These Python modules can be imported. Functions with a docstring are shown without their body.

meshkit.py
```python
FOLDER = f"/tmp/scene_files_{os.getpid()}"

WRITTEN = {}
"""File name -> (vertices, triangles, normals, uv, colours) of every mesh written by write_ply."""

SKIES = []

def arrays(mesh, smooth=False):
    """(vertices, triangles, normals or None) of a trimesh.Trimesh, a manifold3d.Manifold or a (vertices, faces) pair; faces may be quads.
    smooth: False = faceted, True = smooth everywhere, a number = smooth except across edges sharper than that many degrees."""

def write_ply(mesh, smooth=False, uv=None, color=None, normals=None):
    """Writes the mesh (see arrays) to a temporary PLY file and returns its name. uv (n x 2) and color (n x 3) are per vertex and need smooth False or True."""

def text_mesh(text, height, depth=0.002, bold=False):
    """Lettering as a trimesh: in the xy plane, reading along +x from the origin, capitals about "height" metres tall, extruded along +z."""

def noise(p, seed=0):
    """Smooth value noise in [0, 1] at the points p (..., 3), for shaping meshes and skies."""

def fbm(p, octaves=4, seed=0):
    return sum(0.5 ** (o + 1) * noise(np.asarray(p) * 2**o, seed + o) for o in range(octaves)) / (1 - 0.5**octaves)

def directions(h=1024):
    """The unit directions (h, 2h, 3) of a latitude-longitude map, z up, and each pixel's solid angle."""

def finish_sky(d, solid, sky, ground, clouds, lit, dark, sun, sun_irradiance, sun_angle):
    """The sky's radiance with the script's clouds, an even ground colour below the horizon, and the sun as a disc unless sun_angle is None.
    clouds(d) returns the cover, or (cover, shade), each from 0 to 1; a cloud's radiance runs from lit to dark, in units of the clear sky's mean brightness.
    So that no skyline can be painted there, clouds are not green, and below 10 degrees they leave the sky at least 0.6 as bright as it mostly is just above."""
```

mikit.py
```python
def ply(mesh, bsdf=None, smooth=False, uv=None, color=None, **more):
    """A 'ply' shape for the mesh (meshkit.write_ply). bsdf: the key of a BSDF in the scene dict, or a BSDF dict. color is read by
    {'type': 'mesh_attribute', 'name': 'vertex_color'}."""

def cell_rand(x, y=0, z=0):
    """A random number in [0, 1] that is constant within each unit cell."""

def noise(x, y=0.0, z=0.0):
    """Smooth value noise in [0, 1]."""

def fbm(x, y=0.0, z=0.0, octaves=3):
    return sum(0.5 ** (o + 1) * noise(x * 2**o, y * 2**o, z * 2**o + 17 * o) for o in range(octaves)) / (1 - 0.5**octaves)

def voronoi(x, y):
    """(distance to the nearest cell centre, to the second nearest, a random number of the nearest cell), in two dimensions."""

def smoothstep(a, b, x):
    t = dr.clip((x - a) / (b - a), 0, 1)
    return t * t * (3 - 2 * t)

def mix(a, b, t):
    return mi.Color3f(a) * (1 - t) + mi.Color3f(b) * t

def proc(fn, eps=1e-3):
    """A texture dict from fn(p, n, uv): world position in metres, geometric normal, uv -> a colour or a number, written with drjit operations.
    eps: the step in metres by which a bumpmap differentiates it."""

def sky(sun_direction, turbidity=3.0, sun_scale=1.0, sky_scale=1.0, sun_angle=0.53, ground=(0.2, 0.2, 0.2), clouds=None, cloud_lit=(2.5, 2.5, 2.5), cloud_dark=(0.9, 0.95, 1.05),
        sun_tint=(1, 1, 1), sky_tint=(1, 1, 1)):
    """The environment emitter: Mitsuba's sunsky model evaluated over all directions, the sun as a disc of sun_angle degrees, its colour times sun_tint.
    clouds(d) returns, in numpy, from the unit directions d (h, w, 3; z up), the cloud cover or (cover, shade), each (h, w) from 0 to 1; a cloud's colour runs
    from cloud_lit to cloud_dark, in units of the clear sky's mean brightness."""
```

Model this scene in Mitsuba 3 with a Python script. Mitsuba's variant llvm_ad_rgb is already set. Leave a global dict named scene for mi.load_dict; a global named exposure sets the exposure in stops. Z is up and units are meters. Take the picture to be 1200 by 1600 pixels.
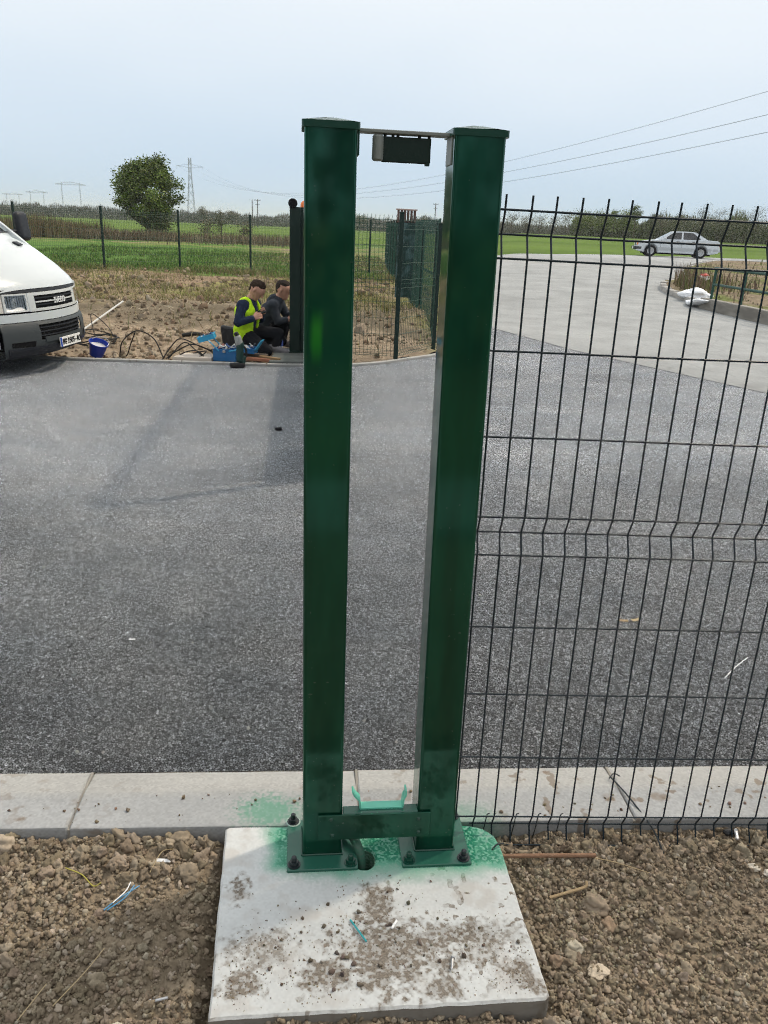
import math, numpy as np, trimesh, drjit as dr, mitsuba as mi, mikit, meshkit
import shapely.geometry as sg
from scipy.spatial import Delaunay
from manifold3d import Manifold, Mesh as MMesh

# ------------------------------------------------------------------ camera, sky, exposure
T = mi.ScalarTransform4f
scene, labels = {}, {}
EYE = np.array([-0.355, -1.815, 1.655])
YAW, PITCH, ROLL, FOCAL = math.radians(3.543), math.radians(19.691), math.radians(2.576), 1245.0
FWD = np.array([math.sin(YAW) * math.cos(PITCH), math.cos(YAW) * math.cos(PITCH), -math.sin(PITCH)])
_r = np.array([math.cos(YAW), -math.sin(YAW), 0.0]); _u = np.cross(_r, FWD)
UP = -_r * math.sin(ROLL) + _u * math.cos(ROLL)
scene['camera'] = dict(type='perspective', fov=math.degrees(2 * math.atan(600 / FOCAL)), fov_axis='x', near_clip=0.05, far_clip=9000.0,
                       to_world=T().look_at(origin=EYE.tolist(), target=(EYE + FWD).tolist(), up=UP.tolist()))
SUN = (0.875, 0.484, 1.20)


def clouds(d):
    el = np.degrees(np.arcsin(np.clip(d[..., 2], 0, 1)))
    n = meshkit.fbm(d * [3, 3, 7], 4, 5)
    shade = 1 - np.clip(el / 24.0, 0, 1)
    shade = shade ** 1.5
    return 0.94 + 0.06 * n, np.clip(shade + 0.34 * (n - 0.5), 0, 1)


scene['sky'] = mikit.sky(SUN, turbidity=4, sun_scale=0.40, sky_scale=1.0, sun_angle=3.4, clouds=clouds,
                         cloud_lit=(2.22, 2.24, 2.22), cloud_dark=(1.02, 1.38, 1.78), sun_tint=(0.92, 0.96, 1.0))
exposure = 2.2
rng = np.random.default_rng(7)


# ------------------------------------------------------------------ helpers
def key_for(name):
    if name not in scene and not any(k.startswith(name + '__') for k in list(scene)) and name not in labels:
        return name
    i = 1
    while True:
        k = f'{name}_{i:03d}'
        if k not in scene and k not in labels and not any(q.startswith(k + '__') for q in list(scene)):
            return k
        i += 1


def child_key(parent, name):
    k = f'{parent}__{name}'
    if k not in scene and k not in _holders:
        _holders.add(k); return k
    i = _count.get(k, 0) + 1
    while f'{k}_{i:03d}' in scene or f'{k}_{i:03d}' in _holders:
        i += 1
    _count[k] = i
    k = f'{k}_{i:03d}'; _holders.add(k)
    return k


_holders, _count = set(), {}


def thing(name, label, cat, group=None, kind=None):
    k = key_for(name)
    labels[k] = dict(label=label, category=cat)
    if group: labels[k]['group'] = group
    if kind: labels[k]['kind'] = kind
    return k


def single(name, mesh, bsdf, label, cat, group=None, smooth=30, kind=None, **kw):
    k = thing(name, label, cat, group, kind)
    scene[k] = mikit.ply(mesh, bsdf, smooth=smooth, **kw)
    return k


def part(parent, name, mesh, bsdf, smooth=30, label=None, kind=None, to_world=None, **kw):
    k = child_key(parent, name)
    if 'color' in kw: smooth = smooth is True
    scene[k] = mikit.ply(mesh, bsdf, smooth=smooth, **kw)
    if to_world is not None: scene[k]['to_world'] = to_world
    if label or kind:
        labels[k] = {}
        if label: labels[k]['label'] = label
        if kind: labels[k]['kind'] = kind
    return k


def struct(name, mesh, bsdf, smooth=30, label=None, **kw):
    scene[name] = mikit.ply(mesh, bsdf, smooth=smooth, **kw)
    labels[name] = dict(kind='structure')
    if label: labels[name]['label'] = label
    return name


def stuff(name, mesh, bsdf, label, cat, smooth=False, **kw):
    scene[name] = mikit.ply(mesh, bsdf, smooth=smooth, **kw)
    labels[name] = dict(kind='stuff', label=label, category=cat)


def M(v, f):
    return trimesh.Trimesh(np.asarray(v, float), np.asarray(f, int), process=False)


def cat_(ms):
    return trimesh.util.concatenate([m for m in ms if m is not None])


def rotm(ax, deg):
    return trimesh.transformations.rotation_matrix(math.radians(deg), ax)


def move(m, loc=(0, 0, 0), rz=0, rx=0, ry=0, s=1.0):
    m = m.copy()
    if s != 1.0: m.apply_scale(s)
    if rx: m.apply_transform(rotm([1, 0, 0], rx))
    if ry: m.apply_transform(rotm([0, 1, 0], ry))
    if rz: m.apply_transform(rotm([0, 0, 1], rz))
    m.apply_translation(loc)
    return m


def box(c, s, bev=0.0, rz=0, rx=0, ry=0):
    """box with chamfered edges (44 triangles) centred at c"""
    hx, hy, hz = np.array(s, float) / 2
    if bev <= 0:
        m = trimesh.creation.box(extents=s)
    else:
        b = min(bev, hx * .95, hy * .95, hz * .95)
        pts = []
        for sx in (-1, 1):
            for sy in (-1, 1):
                for sz in (-1, 1):
                    pts += [(sx * (hx - b), sy * (hy - b), sz * hz), (sx * (hx - b), sy * hy, sz * (hz - b)), (sx * hx, sy * (hy - b), sz * (hz - b))]
        m = trimesh.convex.convex_hull(np.array(pts))
    return move(m, c, rz, rx, ry)


def frames(p):
    p = np.asarray(p, float)
    t = np.gradient(p, axis=0); t /= np.linalg.norm(t, axis=1, keepdims=True) + 1e-12
    a = np.zeros_like(t); ref = np.array([0, 0, 1.0]) if abs(t[0, 2]) < .9 else np.array([1.0, 0, 0])
    for i in range(len(p)):
        v = ref - t[i] * (ref @ t[i])
        a[i] = v / (np.linalg.norm(v) + 1e-12); ref = a[i]
    return t, a, np.cross(t, a)


def tube(p, r, sides=8, caps=True):
    p = np.asarray(p, float); r = np.broadcast_to(np.asarray(r, float), (len(p),))
    t, a, b = frames(p)
    ang = np.arange(sides) * 2 * np.pi / sides
    v = (p[:, None] + r[:, None, None] * (np.cos(ang)[None, :, None] * a[:, None] + np.sin(ang)[None, :, None] * b[:, None])).reshape(-1, 3)
    n = len(p); f = []
    i, j = np.meshgrid(np.arange(n - 1), np.arange(sides), indexing='ij'); i = i.ravel(); j = j.ravel(); k = (j + 1) % sides
    q = np.stack([i * sides + j, i * sides + k, (i + 1) * sides + k, (i + 1) * sides + j], 1)
    f = np.vstack([q[:, [0, 1, 2]], q[:, [0, 2, 3]]])
    if caps:
        v = np.vstack([v, p[0], p[-1]]); c0, c1 = n * sides, n * sides + 1
        jj = np.arange(sides); kk = (jj + 1) % sides
        f = np.vstack([f, np.stack([np.full(sides, c0), kk, jj], 1), np.stack([np.full(sides, c1), (n - 1) * sides + jj, (n - 1) * sides + kk], 1)])
    return M(v, f)


def arc(p, n=20):
    """smooth curve through control points (Catmull-Rom)"""
    p = np.asarray(p, float)
    q = np.vstack([2 * p[0] - p[1], p, 2 * p[-1] - p[-2]]); out = []
    m = max(2, n // (len(p) - 1))
    for i in range(1, len(q) - 2):
        for t in np.arange(m) / m:
            a, b, c, d = q[i - 1:i + 3]
            out.append(.5 * (2 * b + (c - a) * t + (2 * a - 5 * b + 4 * c - d) * t * t + (3 * b - a - 3 * c + d) * t ** 3))
    out.append(p[-1])
    return np.array(out)


def lathe(prof, sides=24):
    """prof: (r, z) list, revolved about z, closed at r = 0 ends"""
    prof = np.asarray(prof, float); n = len(prof); ang = np.arange(sides) * 2 * np.pi / sides
    v = np.stack([prof[:, None, 0] * np.cos(ang), prof[:, None, 0] * np.sin(ang), np.broadcast_to(prof[:, None, 1], (n, sides))], -1).reshape(-1, 3)
    i, j = np.meshgrid(np.arange(n - 1), np.arange(sides), indexing='ij'); i = i.ravel(); j = j.ravel(); k = (j + 1) % sides
    q = np.stack([i * sides + j, i * sides + k, (i + 1) * sides + k, (i + 1) * sides + j], 1)
    m = M(v, np.vstack([q[:, [0, 1, 2]], q[:, [0, 2, 3]]]))
    m.merge_vertices(); m.update_faces(m.nondegenerate_faces())
    return m


def extr(poly, depth):
    """polygon (xy) extruded along +z"""
    p = poly if hasattr(poly, 'exterior') else sg.Polygon(poly)
    return trimesh.creation.extrude_polygon(p, depth, engine='earcut')


def slab(poly, z0, z1, bev, holes=()):
    """flat slab from outline (n,2) ccw with its upper edge chamfered; holes: outlines"""
    def inset(r, d):
        r = np.asarray(r, float); a = np.roll(r, 1, 0); b = np.roll(r, -1, 0)
        e1 = r - a; e2 = b - r
        n1 = np.stack([-e1[:, 1], e1[:, 0]], 1); n1 /= np.linalg.norm(n1, axis=1, keepdims=True)
        n2 = np.stack([-e2[:, 1], e2[:, 0]], 1); n2 /= np.linalg.norm(n2, axis=1, keepdims=True)
        n = n1 + n2; n /= np.linalg.norm(n, axis=1, keepdims=True)
        return r + n * d
    ms = []
    tops = []
    for ring, isin in [(np.asarray(poly, float), False)] + [(np.asarray(h, float), True) for h in holes]:
        area = .5 * np.sum(ring[:, 0] * np.roll(ring[:, 1], -1) - np.roll(ring[:, 0], -1) * ring[:, 1])
        if (area < 0) != isin: ring = ring[::-1]
        top = inset(ring, bev); n = len(ring); tops.append(top)
        v = np.vstack([np.c_[ring, np.full(n, z0)], np.c_[ring, np.full(n, z1 - bev)], np.c_[top, np.full(n, z1)]])
        i = np.arange(n); k = (i + 1) % n
        f = []
        for l in (0, 1):
            f += [np.stack([l * n + i, l * n + k, (l + 1) * n + k], 1), np.stack([l * n + i, (l + 1) * n + k, (l + 1) * n + i], 1)]
        ms.append(M(v, np.vstack(f)))
    v, f = trimesh.creation.triangulate_polygon(sg.Polygon(tops[0], [t for t in tops[1:]]), engine='earcut')
    m = M(np.c_[v, np.full(len(v), z1)], f)
    if m.face_normals[0, 2] < 0: m.invert()
    return cat_(ms + [m])


def grid_mesh(X, Y, Z):
    n, m = X.shape
    i, j = np.meshgrid(np.arange(n - 1), np.arange(m - 1), indexing='ij'); i = i.ravel(); j = j.ravel()
    a = i * m + j; q = np.stack([a, a + 1, a + m + 1, a + m], 1)
    me = M(np.stack([X, Y, Z], -1).reshape(-1, 3), np.vstack([q[:, [0, 1, 2]], q[:, [0, 2, 3]]]))
    if me.face_normals[:, 2].sum() < 0 : me.invert()
    return me


def sheet(poly, step, zf):
    """a sheet over the outline, triangulated on a grid of points, at height zf(x, y)"""
    P = sg.Polygon(poly); x0, y0, x1, y1 = P.bounds
    b = np.array([P.exterior.interpolate(t).coords[0] for t in np.arange(0, P.length, step * .8)])
    b = np.vstack([b, np.array(P.exterior.coords)[:-1]])
    X, Y = np.meshgrid(np.arange(x0, x1, step), np.arange(y0, y1, step)); g = np.c_[X.ravel(), Y.ravel()]
    from shapely import contains_xy
    g = g[contains_xy(P.buffer(-step * .4), g[:, 0], g[:, 1])]
    pts = np.unique(np.vstack([g, b]).round(5), axis=0)
    tri = Delaunay(pts).simplices; c = pts[tri].mean(1)
    tri = tri[contains_xy(P, c[:, 0], c[:, 1])]
    m = M(np.c_[pts, zf(pts[:, 0], pts[:, 1])], tri)
    bad = m.face_normals[:, 2] < 0
    m.faces[bad] = m.faces[bad][:, ::-1]
    return M(m.vertices, m.faces)


def hull(*pts_r):
    """convex hull of spheres (point, radius)"""
    s = [Manifold.sphere(r, 20).translate(list(map(float, p))) for p, r in pts_r]
    return Manifold.batch_hull(s)


def to_tri(m, L=None, smooth_n=0):
    if L: m = m.refine_to_length(L)
    k = m.to_mesh(); t = trimesh.Trimesh(np.array(k.vert_properties[:, :3]), np.array(k.tri_verts), process=True)
    if smooth_n: trimesh.smoothing.filter_taubin(t, lamb=.5, nu=.53, iterations=smooth_n)
    return t


def lump(seed, sub=1, rough=.28, flat=.75):
    m = trimesh.creation.icosphere(subdivisions=sub, radius=1.0); v = m.vertices
    k = 1 + rough * (meshkit.noise(v * 1.7 + 9.3, seed) - .5) * 2 + rough * .6 * (meshkit.noise(v * 3.4 + 3.1, seed + 5) - .5) * 2
    m.vertices = v * k[:, None] * [1.0, .85, flat]
    return m


def scatter(bases, pos, size, r, tilt=True, stretch=.25):
    """many copies of base meshes as one; returns (mesh, copy index of each vertex)"""
    V, F, I, at = [], [], [], 0
    which = r.integers(0, len(bases), len(pos))
    for b, base in enumerate(bases):
        idx = np.nonzero(which == b)[0]
        if not len(idx): continue
        q = r.normal(size=(len(idx), 4)) if tilt else np.c_[r.normal(size=len(idx)), np.zeros((len(idx), 2)), r.normal(size=len(idx))]
        q /= np.linalg.norm(q, axis=1, keepdims=True); w, x, y, z = q.T
        R = np.stack([1 - 2 * (y * y + z * z), 2 * (x * y - z * w), 2 * (x * z + y * w), 2 * (x * y + z * w), 1 - 2 * (x * x + z * z), 2 * (y * z - x * w), 2 * (x * z - y * w), 2 * (y * z + x * w), 1 - 2 * (x * x + y * y)], 1).reshape(-1, 3, 3)
        sc = size[idx][:, None] * (1 + stretch * (r.random((len(idx), 3)) - .5) * 2)
        v = np.einsum('kij,knj->kni', R, base.vertices[None] * sc[:, None]) + pos[idx][:, None]
        f = base.faces[None] + (np.arange(len(idx)) * len(base.vertices))[:, None, None] + at
        V.append(v.reshape(-1, 3)); F.append(f.reshape(-1, 3)); I.append(np.repeat(idx, len(base.vertices))); at += v.shape[0] * v.shape[1]
    return M(np.vstack(V), np.vstack(F)), np.concatenate(I)


def blades(root, h, w, lean, r, segs=1):
    """grass blades: tapering triangles / two-segment strips from root upwards"""
    n = len(root); a = r.random(n) * 2 * np.pi
    side = np.stack([np.cos(a), np.sin(a), 0 * a], 1) * (w / 2)[:, None]
    la = r.random(n) * 2 * np.pi
    tip = root + np.stack([np.cos(la) * lean * h, np.sin(la) * lean * h, h], 1)
    mid = (root + tip) / 2 + np.stack([0 * h, 0 * h, h * .12], 1) - np.stack([np.cos(la) * lean * h * .15, np.sin(la) * lean * h * .15, 0 * h], 1)
    v = np.stack([root - side, root + side, mid + side * .7, mid - side * .7, tip], 1).reshape(-1, 3)
    b = np.arange(n)[:, None] * 5
    f = np.stack([b + [0, 1, 2], b + [0, 2, 3], b + [3, 2, 4]], 1).reshape(-1, 3)
    return M(v, f)


def leaves(c, size, r, up=.4):
    """diamond leaves (two triangles) at centres c"""
    n = len(c); a = r.normal(size=(n, 3)); a[:, 2] *= .7; a /= np.linalg.norm(a, axis=1, keepdims=True)
    b = np.cross(a, r.normal(size=(n, 3))); b /= np.linalg.norm(b, axis=1, keepdims=True)
    s = np.asarray(size)[:, None]
    v = np.stack([c - a * s, c + b * s * .45, c + a * s, c - b * s * .45], 1).reshape(-1, 3)
    k = np.arange(n)[:, None] * 4
    return M(v, np.stack([k + [0, 1, 2], k + [0, 2, 3]], 1).reshape(-1, 3))


def vary(base, n, r, amt=.25, hue=.12):
    base = np.asarray(base, float)
    if base.ndim == 2: base = base[r.integers(0, len(base), n)]
    return np.clip(base * (1 + amt * (r.random((n, 1)) * 2 - 1)) * (1 + hue * (r.random((n, 3)) * 2 - 1)), 0.003, .95)


def S01(t):
    t = np.clip(t, 0, 1); return t * t * (3 - 2 * t)


def terr(x, y):
    """the land: level, rising 0.7 m to the right-hand road"""
    x = np.asarray(x, float); y = np.asarray(y, float); w = np.maximum(y, 16.0)
    m = S01((x - .09 * w) / (.13 * w))
    return 0.03 + 0.68 * S01((y - 16) / 26) * m + .85 * m * S01((np.hypot(x, y) - 55) / 85)


# ------------------------------------------------------------------ materials
def rgb(c): return {'type': 'rgb', 'value': list(map(float, c))}


def mat(name, color, rough=.6, spec=.5, metal=0.0, two=True, **kw):
    d = dict(type='principled', base_color=color if isinstance(color, dict) else rgb(color), roughness=rough if isinstance(rough, dict) else float(rough), metallic=float(metal), **kw)
    if metal == 0 and 'eta' not in kw: d['specular'] = float(spec)
    scene[name] = {'type': 'twosided', 'bsdf': d} if two else d
    return name


def bumped(name, color, fn, scale, eps, rough=.9, spec=.3):
    scene[name] = {'type': 'twosided', 'bsdf': {'type': 'bumpmap', 'arbitrary': mikit.proc(fn, eps), 'scale': float(scale),
                   'bsdf': {'type': 'principled', 'base_color': color, 'roughness': float(rough), 'specular': float(spec)}}}
    return name


C3 = mi.Color3f
ss, mx, fbm, noise, vor = mikit.smoothstep, mikit.mix, mikit.fbm, mikit.noise, mikit.voronoi
VC = {'type': 'mesh_attribute', 'name': 'vertex_color'}
mat('m_vertex', VC, .9, .2)
mat('m_vertex_soft', VC, .75, .3)
scene['m_leaf'] = {'type': 'twosided', 'bsdf': {'type': 'principled', 'base_color': VC, 'roughness': .6, 'specular': .35}}


def stain(x, y, x0, y0, x1, y1, w, soft):
    """1 on a band from (x0, y0) to (x1, y1) of half-width w"""
    dx, dy = x1 - x0, y1 - y0; L = dx * dx + dy * dy
    t = dr.clip(((x - x0) * dx + (y - y0) * dy) / L, 0, 1)
    d = dr.sqrt(dr.square(x - x0 - t * dx) + dr.square(y - y0 - t * dy))
    return 1 - ss(w - soft, w + soft, d)


def asphalt_color(p, n, uv):
    x, y = p.x, p.y
    f1, f2, r = vor(x * 118, y * 118)
    g1, g2, r2 = vor(x * 46 + 7, y * 46)
    e = ss(0.05, .34, f2 - f1)
    v = .010 + e * (.040 + .24 * r + .06 * r * r * r)
    v = v * (.82 + .36 * r2)
    h1, h2, r3 = vor(x * 17 + 3, y * 21)
    v = v * (.93 + .14 * r3) * (.88 + .24 * noise(x * 4, y * 26, 2))
    big = fbm(x * .45 + 3, y * .9, 0, 4); mid = fbm(x * 3, y * 5, 2, 3)
    v = v * (.62 + .5 * big + .3 * mid)
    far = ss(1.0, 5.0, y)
    v = v * (.66 + .72 * ss(-.2, 1.6, y) + 1.35 * far)  # paler far off: dusty asphalt plus grazing sheen put into the colour
    k1, k2, r4 = vor(x * 52 + 11, y * 52 + 5)
    v = v * (1 + .75 * ss(.90, .93, r4) * (1 - ss(.28, .40, k1)))
    old = stain(x, y, -3.2, 2.2, 3.0, 1.5, .5, .5) * .10 + ss(.55, .7, fbm(x * .7 + 9, y * 1.3, 6, 3)) * .14
    return mx((.90, .98, 1.09), (.97, .99, 1.03), mid) * v * 1.02 * (1 - old)


def asphalt_bump(p, n, uv):
    x, y = p.x, p.y
    f1, f2, r = vor(x * 118, y * 118)
    return ss(0, .35, f2 - f1) * (.55 + .45 * r) * .7 + .5 * noise(x * 40, y * 40)


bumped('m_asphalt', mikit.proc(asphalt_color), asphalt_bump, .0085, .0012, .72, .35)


def road_color(p, n, uv):
    x, y = p.x, p.y
    a = fbm(x * .25, y * .25, 3, 4); b = fbm(x * 2.2, y * 2.2, 1, 3); c = noise(x * 30, y * 30)
    v = .265 + .12 * (a - .5) + .10 * (b - .5) + .05 * (c - .5)
    edge = stain(x, y, 2.31, 12.64, 4.57, 7.08, .35, .3) * (b - .2)
    cr = dr.abs(fbm(x * .8 + 5, y * .8, 4, 3) - .5)
    v = v * (1 - .12 * (1 - ss(0, .02, cr))) * (1 - .25 * dr.clip(edge, 0, 1))
    return C3(v * .98, v * 1.01, v * 1.01)


mat('m_road', mikit.proc(road_color), .9, .2)


def kerb_color(p, n, uv):
    x, y = p.x, p.y
    a = fbm(x * 3, y * 9, p.z * 9, 4); b = noise(x * 160, y * 160, p.z * 160); c = fbm(x * 14, y * 14, p.z * 14, 4)
    v = .315 + .10 * (a - .5) + .09 * (b - .5)
    col = mx((v * .96, v * .985, v * 1.0), (v * 1.10, v * 1.09, v * 1.04), ss(.14, .2, y - .025 * x) * .8)  # bevel paler and warmer: its sunlit tone is put into the colour
    dirt = ss(.63, .74, c) * ss(.3, .75, a)
    d2 = ss(.0, .35, noise(x * 1.6 + 4, 7)) * ss(.70, .78, fbm(x * 24 + 9, y * 24, 1, 3))
    col = mx(col, (.16, .12, .085), dr.clip(dirt * .8 + d2 * .7, 0, .85))
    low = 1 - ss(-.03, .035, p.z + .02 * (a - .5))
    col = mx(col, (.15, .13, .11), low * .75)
    dx, dy = x + .53, y - .075
    g = (1 - ss(.02, .095, dr.sqrt(dx * dx * .5 + dy * dy) + .06 * (b - .5))) * .55
    dx = x - .05; g = dr.maximum(g, (1 - ss(.02, .12, dr.sqrt(dx * dx * .7 + dr.square(y - .03)) + .05 * (b - .5))) * .35)
    return mx(col, (.03, .26, .15), g)


def kerb_bump(p, n, uv): return .6 * noise(p.x * 220, p.y * 220, p.z * 220) + .8 * fbm(p.x * 30, p.y * 30, p.z * 30, 3)


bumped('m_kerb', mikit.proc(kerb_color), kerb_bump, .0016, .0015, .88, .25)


def slab_color(p, n, uv):
    x, y, z = p.x, p.y, p.z
    a = fbm(x * 5, y * 5, z * 5, 4); b = noise(x * 210, y * 210, z * 210); c = fbm(x * 17 + 3, y * 17, z * 9, 4); d = fbm(x * 55, y * 55, z * 30, 3)
    v = .53 + .13 * (a - .5) + .10 * (b - .5)
    col = C3(v * .97, v * 1.0, v * 1.0)
    col = mx(col, (.38, .35, .32), ss(.5, .72, c) * .45)

    def blot(cx, cy, rx, ry):
        e = dr.sqrt(dr.square((x - cx) / rx) + dr.square((y - cy) / ry)) + 1.3 * (c - .5) + 1.9 * (d - .5)
        return 1 - ss(.40, 1.08, e)
    m = blot(-.20, -.41, .17, .115)
    for q in ((-.05, -.36, .10, .035), (-.23, -.25, .045, .075), (-.50, -.40, .10, .07), (-.55, -.49, .055, .05), (-.37, -.47, .06, .045), (.08, -.46, .055, .06), (.03, -.37, .10, .07), (-.58, -.22, .035, .05), (-.10, -.50, .05, .03), (.12, -.5, .03, .03)):
        m = dr.maximum(m, blot(*q) * (.6 if q[1] == -.37 or q[0] == -.5 else .9))
    sp = ss(.70, .75, fbm(x * 48 + 2, y * 48, 5, 2)) * ss(.42, .62, fbm(x * 4, y * 4, 8, 3))
    m = dr.maximum(m, sp * .8)
    grain = noise(x * 420, y * 420, 3); fine = fbm(x * 130, y * 130, 7, 2)
    m = dr.clip(m * (.55 + .8 * ss(.25, .7, fine)), 0, 1)
    col = mx(col, mx((.095, .076, .057), (.20, .163, .125), grain), m * (.80 + .20 * b))
    # overspray of green paint round the base plates
    def spray(x0, y0, x1, y1, rad):
        ex = dr.maximum(dr.maximum(x0 - x, x - x1), 0); ey = dr.maximum(dr.maximum(y0 - y, y - y1), 0)
        e = dr.sqrt(ex * ex + ey * ey)
        e = e + .055 * (fbm(x * 11, y * 11, 3, 3) - .5) + .03 * (b - .5)
        return 1 - ss(.0, rad, e)
    g = dr.maximum(spray(-.49, -.13, -.31, .0, .075) * .97, spray(-.30, -.11, .04, .01, .10))
    g = dr.maximum(g, spray(.0, -.12, .10, -.05, .075) * .95)
    g = dr.clip(g, 0, 1); g = g * (.70 + .30 * ss(.25, .6, b + .4 * (a - .5)) * 1.0)
    g = dr.maximum(g, spray(.02, -.10, .12, .03, .05) * ss(.0, .7, b * .6 + .6 * (a - .2)))
    col = mx(col, mx((.010, .27, .155), (.005, .15, .085), ss(.75, 1.0, g)), dr.clip(g, 0, 1))
    side = (1 - ss(.35, .8, n.z)) * ss(-.6, .1, -y - .40)  # front sides darkened: soil stain plus shade painted into the colour
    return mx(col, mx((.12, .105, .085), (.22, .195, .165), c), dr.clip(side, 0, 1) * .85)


def slab_bump(p, n, uv):
    return .5 * noise(p.x * 260, p.y * 260, p.z * 260) + 1.2 * fbm(p.x * 26, p.y * 26, p.z * 26, 4)


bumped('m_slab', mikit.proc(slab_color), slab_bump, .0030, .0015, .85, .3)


def soil_color(p, n, uv):
    x, y = p.x, p.y
    a = fbm(x * 2.2, y * 2.2, 3, 4); b = fbm(x * 30, y * 30, 0, 3)
    col = mx((.175, .138, .097), (.255, .208, .152), a)
    col = col * (.65 + .7 * b)
    pale = ss(.45, .85, x) * ss(.40, .6, fbm(x * 3, y * 3, 6, 3))
    return mx(col, (.24, .20, .155), pale * .5)


def soil_bump(p, n, uv):
    f1, f2, r = vor(p.x * 95, p.y * 95)
    return (1 - ss(0, .6, f1)) * (.4 + .6 * r) + .6 * fbm(p.x * 60, p.y * 60, 1, 3)


bumped('m_soil', mikit.proc(soil_color), soil_bump, .006, .0015, .95, .1)


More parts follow.
